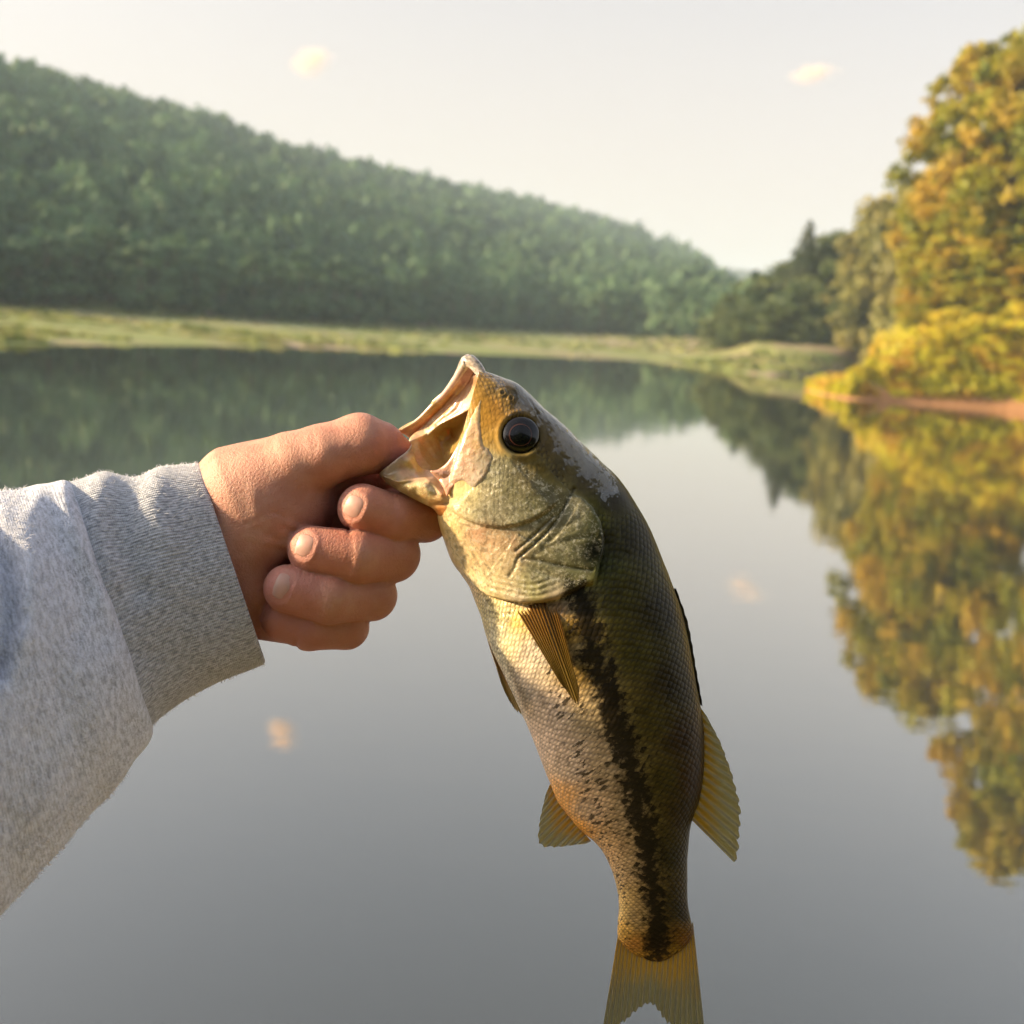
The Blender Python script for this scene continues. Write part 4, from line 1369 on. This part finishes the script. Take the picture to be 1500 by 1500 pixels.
thumb = chain([(352, 722, -10, 74), (425, 684, 6, 50), (470, 668, 10, 45), (527, 651, 0, 44.5), (556, 656, -18, 37), (578, 664, -38, 28)], 14)
palm = smin(ell((378, 748, -22), (112, 92, 84), -.42), cone((330, 800, -40, 92), (150, 880, 10, 108)), 40)
palm = smin(palm, cone((350, 780, -50, 78), (540, 742, -118, 44)), 30)
palm = smin(palm, cone((350, 820, -50, 70), (540, 800, -115, 44)), 30)
palm = smin(palm, cone((350, 850, -48, 62), (510, 860, -105, 42)), 30)
palm = smin(palm, cone((350, 868, -30, 66), (440, 905, -62, 42)), 30)
palm = smin(palm, cone((470, 712, -75, 50), (600, 712, -112, 40)), 20)
body_ = smin(palm, thumb, 26)
F_I = chain([(548, 742, -110, 42), (622, 756, -36, 38), (572, 760, 10, 37.5), (531, 745, 28, 37)], 8)
F_M = chain([(545, 800, -108, 42), (574, 812, -10, 41), (520, 816, 34, 40), (457, 806, 42, 36)], 8)
F_R = chain([(520, 858, -98, 40), (544, 872, -8, 37), (480, 876, 36, 38), (420, 862, 44, 35)], 8)
F_P = chain([(480, 905, -85, 36), (507, 918, -14, 33), (452, 922, 14, 31), (412, 908, 16, 30)], 8)
# creases: palm wrinkles and knuckle folds on the side that faces us
CR = [([(405, 772), (430, 778), (455, 783), (470, 772)], 2.6, 3.5), ([(380, 742), (410, 755), (440, 766), (462, 768)], 1.6, 3), ([(345, 760), (375, 775), (405, 790), (432, 796)], 1.4, 4), ([(370, 795), (395, 804), (420, 806)], 1.5, 4),
      ([(350, 785), (372, 800), (392, 820)], 1.0, 4), ([(455, 625), (462, 645), (462, 668)], 1.0, 6), ([(405, 750), (432, 756), (455, 752)], 1.0, 3), ([(368, 700), (372, 740), (384, 770)], -1.2, 9), ([(500, 612), (506, 640), (500, 670)], -.8, 8)]
FCR = [([(514, 785), (517, 812), (513, 842)], 1.3, 2.4), ([(509, 785), (511, 812), (508, 842)], .8, 2.0), ([(510, 772), (512, 781)], 3.5, 2.5), ([(575, 722), (579, 750), (580, 780)], 1.2, 2.6), ([(569, 725), (573, 750), (574, 778)], .8, 2.2), ([(468, 852), (474, 876), (470, 902)], 1.2, 2.6), ([(462, 855), (467, 876), (464, 900)], .7, 2.2), ([(436, 938), (434, 948)], 3, 3)]
g2x, g2y = GX[:, :, 0] + 0 * GY[:, :, 0], GY[:, :, 0] + 0 * GX[:, :, 0]
cr2 = np.zeros(g2x.shape, np.float32)
for pl, dep, wdt in CR:
    q, par_ = poly_dist(g2x, g2y, pl)
    cr2 += dep * np.exp(-(q / wdt) ** 2) * sstep(0, .3, par_) * sstep(1, .7, par_)
q = np.column_stack([(g2x * .78 - g2y * .3).ravel() / 60, (g2x * .36 + g2y * .93).ravel() / 9])
wr = (np.exp(-((g2x - 415) / 60) ** 2 - ((g2y - 780) / 38) ** 2)).ravel() * fbm(q, 15, 3) * 2.4
cr2 += wr.reshape(g2x.shape)
fing = smin(smin(F_I, F_M, 2.5), smin(F_R, F_P, 2.5), 2.5)
NAILS = [(518, 742, 14, 17.5, .42), (446, 799, 13, 18, .30), (414, 859, 13, 20.5, .36)]
fg2 = np.zeros(g2x.shape, np.float32)
for (cx, cy, rx, ry, rot) in NAILS:
    a_ = ((g2x - cx) * math.cos(rot) + (g2y - cy) * math.sin(rot)) / rx
    b_ = (-(g2x - cx) * math.sin(rot) + (g2y - cy) * math.cos(rot)) / ry
    rho = (np.abs(a_) ** 3 + np.abs(b_) ** 3) ** (1 / 3)
    fg2 += np.where(a_ > -.6, 1, .2) * (1.3 * np.exp(-((rho - 1.0) / .13) ** 2) - 1.0 * np.exp(-((rho - 1.32) / .22) ** 2)) + 1.0 * sstep(1.0, .8, rho)
for pl, dep, wdt in FCR:
    q, _ = poly_dist(g2x, g2y, pl)
    fg2 += dep * np.exp(-(q / wdt) ** 2)
hand = smin(body_ + cr2[:, :, None] * sstep(-30, 10, GZ), fing + fg2[:, :, None] * sstep(-10, 20, GZ), 6)


def surface_nets(f, lo, st):
    s = f < 0
    n = np.array(f.shape)
    c = np.zeros(tuple(n - 1), np.int8)
    for i in range(8):
        a, b, d = i & 1, (i >> 1) & 1, (i >> 2) & 1
        c += s[a:n[0] - 1 + a, b:n[1] - 1 + b, d:n[2] - 1 + d]
    act = (c > 0) & (c < 8)
    idx = np.full(act.shape, -1, np.int64)
    I = np.argwhere(act)
    idx[act] = np.arange(len(I))
    acc, cnt = np.zeros((len(I), 3)), np.zeros(len(I))
    cor = [np.array([i & 1, (i >> 1) & 1, (i >> 2) & 1]) for i in range(8)]
    fv_ = [f[I[:, 0] + k[0], I[:, 1] + k[1], I[:, 2] + k[2]].astype(float) for k in cor]
    for i in range(8):
        for bit in (1, 2, 4):
            if not i & bit:
                j = i | bit
                m_ = (fv_[i] < 0) != (fv_[j] < 0)
                t = fv_[i][m_] / (fv_[i][m_] - fv_[j][m_])
                acc[m_] += cor[i] + t[:, None] * (cor[j] - cor[i])
                cnt[m_] += 1
    V_ = lo + st * (I + acc / cnt[:, None])
    Q = []
    for ax in range(3):
        b, d = [k for k in range(3) if k != ax]
        sl0 = [slice(None)] * 3
        sl1 = [slice(None)] * 3
        sl0[ax], sl1[ax] = slice(0, -1), slice(1, None)
        s0, s1 = s[tuple(sl0)], s[tuple(sl1)]
        E_ = np.argwhere(s0 != s1)
        E_ = E_[(E_[:, b] > 0) & (E_[:, d] > 0) & (E_[:, b] < n[b] - 1) & (E_[:, d] < n[d] - 1)]
        flip = s0[E_[:, 0], E_[:, 1], E_[:, 2]]
        o = []
        for db, dd_ in ((-1, -1), (0, -1), (0, 0), (-1, 0)):
            k = E_.copy()
            k[:, b] += db
            k[:, d] += dd_
            o.append(idx[k[:, 0], k[:, 1], k[:, 2]])
        q_ = np.stack(o, 1)
        if ax == 1:
            flip = ~flip
        q_[~flip] = q_[~flip][:, ::-1]
        Q.append(q_)
    return V_, np.vstack(Q)


def smooth_mesh(V_, Q, it=2, lam=.5):
    e = np.vstack([Q[:, [0, 1]], Q[:, [1, 2]], Q[:, [2, 3]], Q[:, [3, 0]]])
    e = np.unique(np.sort(e, 1), axis=0)
    for _ in range(it):
        acc, cnt = np.zeros_like(V_), np.zeros(len(V_))
        for k in range(3):
            acc[:, k] = np.bincount(e[:, 0], V_[e[:, 1], k], len(V_)) + np.bincount(e[:, 1], V_[e[:, 0], k], len(V_))
        cnt = np.bincount(e.ravel(), minlength=len(V_))
        V_ = V_ + lam * (acc / np.maximum(cnt, 1)[:, None] - V_)
    return V_


HVt, HQ = surface_nets(hand, np.array([X0, Y0, D0]), ST_)
HVt = smooth_mesh(HVt, HQ, 2)
# px,py,d is a left-handed space (y down): flip so that normals look outward
HQ = HQ[:, ::-1]
m = Mat('skin')
bc = m.attr('base', 'Color')
obj = m.coord()
pore = m.noise(obj, 1800, 3, .6)
blot = m.noise(obj, 120, 4, .6)
lines = m.noise(m.scale(obj, 1, .35, 1), 900, 3, .6)
c = m.mix(m.ramp(blot, .35, .7), m.mix(.42, bc, (.42, .15, .10)), bc)
c = m.mix(m.ramp(lines, .52, .75, 0, .22), c, (.36, .15, .09))
m.P(Base_Color=c, Roughness=m.ramp(blot, .3, .7, .42, .56), Specular_IOR_Level=.4, Subsurface_Weight=.22, Subsurface_Radius=(1, .32, .16), Subsurface_Scale=.0035,
    Normal=m.bump(m.math('ADD', m.math('MULTIPLY', pore, .5), lines), .7, .0007))
skin = m.m
HC = [(330, 700, .60, .36, .23), (400, 660, .60, .35, .22), (470, 650, .58, .33, .21), (530, 625, .60, .35, .22), (550, 660, .58, .29, .20), (590, 665, .58, .24, .18), (360, 780, .58, .36, .24), (420, 800, .54, .32, .22), (380, 840, .50, .29, .2), (440, 740, .54, .31, .21),
      (505, 740, .52, .28, .20), (560, 745, .60, .32, .19), (555, 770, .58, .24, .15), (610, 765, .50, .26, .15), (440, 800, .52, .26, .19), (495, 808, .62, .28, .16), (540, 815, .56, .32, .19), (590, 815, .50, .27, .17), (400, 855, .54, .26, .20), (440, 870, .56, .27, .19), (500, 880, .56, .33, .20), (560, 880, .50, .28, .18), (430, 925, .46, .22, .15), (500, 925, .46, .25, .16), (400, 930, .46, .21, .14)]
hcol = shepard(HC, HVt[:, 0], HVt[:, 1], 3.0, 12) * np.array([1.0, .91, 1.04])
hm = mesh('hand', W(HVt), HQ, skin, person, True, {'base': rgba(hcol)})

# ---- finger nails, seated on the surface
front = np.where(hand < 0, GZ, -999).max(2)


def hand_depth(x, y):
    fx_, fy_ = (np.asarray(x) - X0) / ST_, (np.asarray(y) - Y0) / ST_
    i, j = np.clip(fx_.astype(int), 0, front.shape[0] - 2), np.clip(fy_.astype(int), 0, front.shape[1] - 2)
    a, b = fx_ - i, fy_ - j
    return front[i, j] * (1 - a) * (1 - b) + front[i + 1, j] * a * (1 - b) + front[i, j + 1] * (1 - a) * b + front[i + 1, j + 1] * a * b


nm = Mat('nail')
nn_ = nm.noise(nm.coord(), 300, 2)
nm.P(Base_Color=nm.mix(nm.ramp(nm.attr('lun'), .70, .92), nm.mix(nn_, (.56, .34, .28), (.47, .265, .22)), (.52, .34, .29)), Roughness=.42, Coat_Weight=.08, Coat_Roughness=.3, Subsurface_Weight=.2, Subsurface_Scale=.002)
for (cx, cy, rx, ry, rot) in NAILS:
    g_ = np.linspace(-1, 1, 26)
    a_, b_ = np.meshgrid(g_, g_, indexing='ij')
    # squircle mapping
    a2, b2 = a_ * np.sqrt(1 - .36 * b_ ** 2), b_ * np.sqrt(1 - .36 * a_ ** 2)
    x = cx + a2 * rx * math.cos(rot) - b2 * ry * math.sin(rot)
    y = cy + a2 * rx * math.sin(rot) + b2 * ry * math.cos(rot)
    coef, *_ = np.linalg.lstsq(np.column_stack([np.ones(676), a2.ravel(), b2.ravel(), a2.ravel() ** 2, b2.ravel() ** 2, (a2 * b2).ravel()]), hand_depth(x, y).ravel(), rcond=None)
    z = (np.column_stack([np.ones(676), a2.ravel(), b2.ravel(), a2.ravel() ** 2, b2.ravel() ** 2, (a2 * b2).ravel()]) @ coef).reshape(26, 26) + 1.9
    e_ = np.maximum(np.abs(a_), np.abs(b_))
    z = z - 3.2 * sstep(.9, 1.0, e_) - 1.0 * a2
    V = W(np.stack([x, y, z], -1)).reshape(-1, 3)
    mesh('fingernail', V, grid_faces(26, 26)[:, ::-1], nm.m, hm, True, {'lun': (-a2).ravel() * .5 + .5})

# ---- sweatshirt sleeve with ribbed cuff
m = Mat('heather_fleece')
uvv = m.attr('cuv', 'Vector')
obj = m.coord()
fle = m.noise(m.scale(uvv, 1.0, .45, 1), 520, 3, .7)
fl2 = m.noise(obj, 1500, 2, .7)
blo = m.noise(obj, 60, 3)
c = m.mix(m.ramp(m.math('ADD', m.math('MULTIPLY', fle, .6), m.math('MULTIPLY', fl2, .4)), .34, .62), (.28, .31, .39), (.74, .79, .94))
c = m.mix(m.ramp(blo, .3, .7, 0, .25), c, (.80, .82, .90))
sxyz = m.n('SeparateXYZ')
m.set(sxyz, 0, uvv)
knit = m.math('SINE', m.math('MULTIPLY', sxyz.outputs[1], 2 * math.pi * 900))
knit2 = m.math('SINE', m.math('MULTIPLY', sxyz.outputs[0], 2 * math.pi * 700))
m.P(Base_Color=c, Roughness=.95, Sheen_Weight=.35, Sheen_Roughness=.5, Specular_IOR_Level=.15,
    Normal=m.bump(m.math('ADD', m.math('MULTIPLY', m.math('ADD', fle, fl2), 1.2), m.math('MULTIPLY', knit2, .12)), .6, .0008))
fleece = m.m
m = Mat('heather_rib')
uvv = m.attr('cuv', 'Vector')
obj = m.coord()
fle = m.noise(m.scale(uvv, .5, 1.0, 1), 600, 3, .7)
sxyz = m.n('SeparateXYZ')
m.set(sxyz, 0, uvv)
rib = m.math('SINE', m.math('MULTIPLY', sxyz.outputs[1], 2 * math.pi * 620))
loop = m.math('SINE', m.math('MULTIPLY', sxyz.outputs[0], 2 * math.pi * 1150))
c = m.mix(m.ramp(fle, .3, .68), (.25, .275, .33), (.64, .68, .78))
c = m.mix(m.ramp(rib, .2, -1.0, 0, .30), c, (.16, .16, .17))
m.P(Base_Color=c, Roughness=.95, Sheen_Weight=.3, Specular_IOR_Level=.15,
    Normal=m.bump(m.math('ADD', m.math('MULTIPLY', m.math('ADD', rib, m.math('MULTIPLY', loop, .4)), .4), fle), .55, .0006))
ribm = m.m


def cloth_tube(st, ns_, na_, wrinkle, seed):
    q = spline(st, ns_)
    T, B_, hd, cdp = q[:, 0:2], q[:, 2:4], q[:, 4], q[:, 5]
    c_, h_ = (T + B_) / 2, (T - B_) / 2
    a_ = np.linspace(0, 2 * np.pi, na_, endpoint=False)
    co_, si_ = np.cos(a_)[None], np.sin(a_)[None]
    P = np.stack([c_[:, :1] + co_ * h_[:, :1], c_[:, 1:] + co_ * h_[:, 1:], cdp[:, None] + hd[:, None] * np.sign(si_) * np.abs(si_) ** .9], -1)
    hn = np.linalg.norm(h_, axis=1)[:, None]
    N_ = np.stack([co_ * h_[:, :1] / hn, co_ * h_[:, 1:] / hn, si_ + 0 * hn], -1)
    N_ /= np.linalg.norm(N_, axis=-1, keepdims=True)
    P = P + N_ * wrinkle(P, q)[..., None]
    s_ = np.concatenate([[0], np.cumsum(np.linalg.norm(np.diff(c_, axis=0), axis=1))]) * KPX
    cuv = np.stack([s_[:, None].repeat(na_, 1), (a_ / (2 * np.pi) * 330 * 2 * KPX * 1.6)[None].repeat(ns_, 0), np.zeros((ns_, na_))], -1)
    return P, cuv


def wr_cuff(P, q):
    x, y = P[..., 0], P[..., 1]
    w_ = 4 * fbm(P.reshape(-1, 3) / np.array([110, 60, 80]), 8, 3).reshape(x.shape)
    d, _ = poly_dist(x.ravel(), y.ravel(), [(196, 688), (186, 730), (182, 790), (200, 860)])
    d2_, _ = poly_dist(x.ravel(), y.ravel(), [(236, 690), (226, 745), (250, 800)])
    d3, _ = poly_dist(x.ravel(), y.ravel(), [(150, 700), (138, 760), (165, 850)])
    return w_ - (8 * np.exp(-(d / 22) ** 2) - 5 * np.exp(-(d2_ / 20) ** 2) - 6 * np.exp(-(d3 / 18) ** 2)).reshape(x.shape)


cuffst = [(255, 712, 345, 960, 70, -8), (286, 694, 381, 960, 76, -14), (292, 683, 388, 967, 84, -15), (290, 679, 387, 973, 89, -15), (278, 679, 376, 979, 93, -13), (255, 682, 354, 988, 96, -6), (235, 686, 335, 996, 100, 0), (190, 690, 290, 1016, 106, 15), (140, 696, 247, 1042, 112, 32), (95, 706, 220, 1066, 116, 50), (60, 716, 205, 1085, 118, 66)]
P, cuv = cloth_tube(cuffst, 150, 300, wr_cuff, 1)


def wr_slv(P, q):
    x, y = P[..., 0], P[..., 1]
    w_ = 10 * fbm(P.reshape(-1, 3) / np.array([120, 150, 140]), 18, 3).reshape(x.shape) + 3 * fbm(P.reshape(-1, 3) / 40, 28, 2).reshape(x.shape)
    xr, yr_ = x.ravel(), y.ravel()
    f_ = 0
    for pl, dep, wdt in [([(-30, 760), (10, 830), (14, 900), (-10, 980)], -26, 22), ([(60, 735), (48, 790), (42, 860), (30, 930)], 9, 24), ([(100, 720), (112, 780), (140, 850), (180, 905), (206, 980), (216, 1050)], 7, 14), ([(128, 860), (100, 960), (60, 1080)], -5, 26), ([(170, 960), (130, 1080), (60, 1190)], 6, 30)]:
        d, _ = poly_dist(xr, yr_, pl)
        f_ = f_ + dep * np.exp(-(d / wdt) ** 2)
    fade = sstep(0, 12, np.arange(len(q)))[:, None]
    return (w_ + f_.reshape(x.shape)) * fade


slst = [(118, 716, 222, 1052, 108, 44), (106, 709, 224, 1064, 114, 48), (97, 704, 224, 1078, 121, 54), (86, 704, 219, 1092, 127, 60), (60, 714, 205, 1110, 136, 72), (20, 720, 165, 1160, 150, 100), (-40, 728, 95, 1237, 165, 140), (-120, 745, 0, 1342, 180, 190), (-260, 780, -140, 1480, 200, 270), (-480, 830, -360, 1700, 230, 400), (-800, 900, -700, 2050, 260, 560)]
P2, cuv2 = cloth_tube(slst, 260, 320, wr_slv, 2)
slv = mesh('sleeve', W(P2).reshape(-1, 3), grid_faces(260, 320, True)[:, ::-1], fleece, person, True, {'cuv': cuv2.reshape(-1, 3)})
cuff = mesh('cuff', W(P).reshape(-1, 3), grid_faces(150, 300, True)[:, ::-1], ribm, slv, True, {'cuv': cuv.reshape(-1, 3)})

# loose lint standing off the cloth
rg = np.random.default_rng(61)


def lint(Pg, n, name, parent, length):
    nu, nv = Pg.shape[:2]
    i, j = rg.integers(1, nu - 1, n), rg.integers(0, nv, n)
    p = Pg[i, j] + rg.uniform(0, 1, (n, 1)) * (Pg[i, (j + 1) % nv] - Pg[i, j]) + rg.uniform(0, 1, (n, 1)) * (Pg[i + 1 - (i + 1 >= nu), j] - Pg[i, j])
    nr = np.cross(Pg[np.minimum(i + 1, nu - 1), j] - Pg[i - 1, j], Pg[i, (j + 1) % nv] - Pg[i, (j - 1) % nv])
    nr /= np.linalg.norm(nr, axis=1)[:, None] + 1e-9
    c_ = Pg.mean(1)[i]
    nr *= np.sign(((p - c_) * nr).sum(1))[:, None]
    t = rg.normal(size=(n, 3))
    t -= (t * nr).sum(1)[:, None] * nr
    t /= np.linalg.norm(t, axis=1)[:, None]
    L = length * rg.uniform(.4, 1.5, (n, 1))
    a = p + nr * L * .45 + t * L * .4
    b = p + nr * L * .6 * rg.uniform(.2, 1.3, (n, 1)) + t * L
    w_ = np.cross(nr, t) * .42
    V = np.stack([p - w_, p + w_, a + w_ * .8, a - w_ * .8, b + w_ * .3, b - w_ * .3], 1).reshape(-1, 3)
    k = np.arange(n)[:, None] * 6
    return tag(mesh(name, W(V), np.vstack([k + np.array([0, 1, 2, 3]), k + np.array([3, 2, 4, 5])]), lintm.m, parent), kind='stuff')


lintm = Mat('lint')
lintm.P(Base_Color=(.70, .71, .76), Roughness=.9, Specular_IOR_Level=.1)
vis = P2[20:150]
lint(vis, 14000, 'lint', slv, 7.0)
lint(P[28:], 3500, 'lint', slv, 5.0)
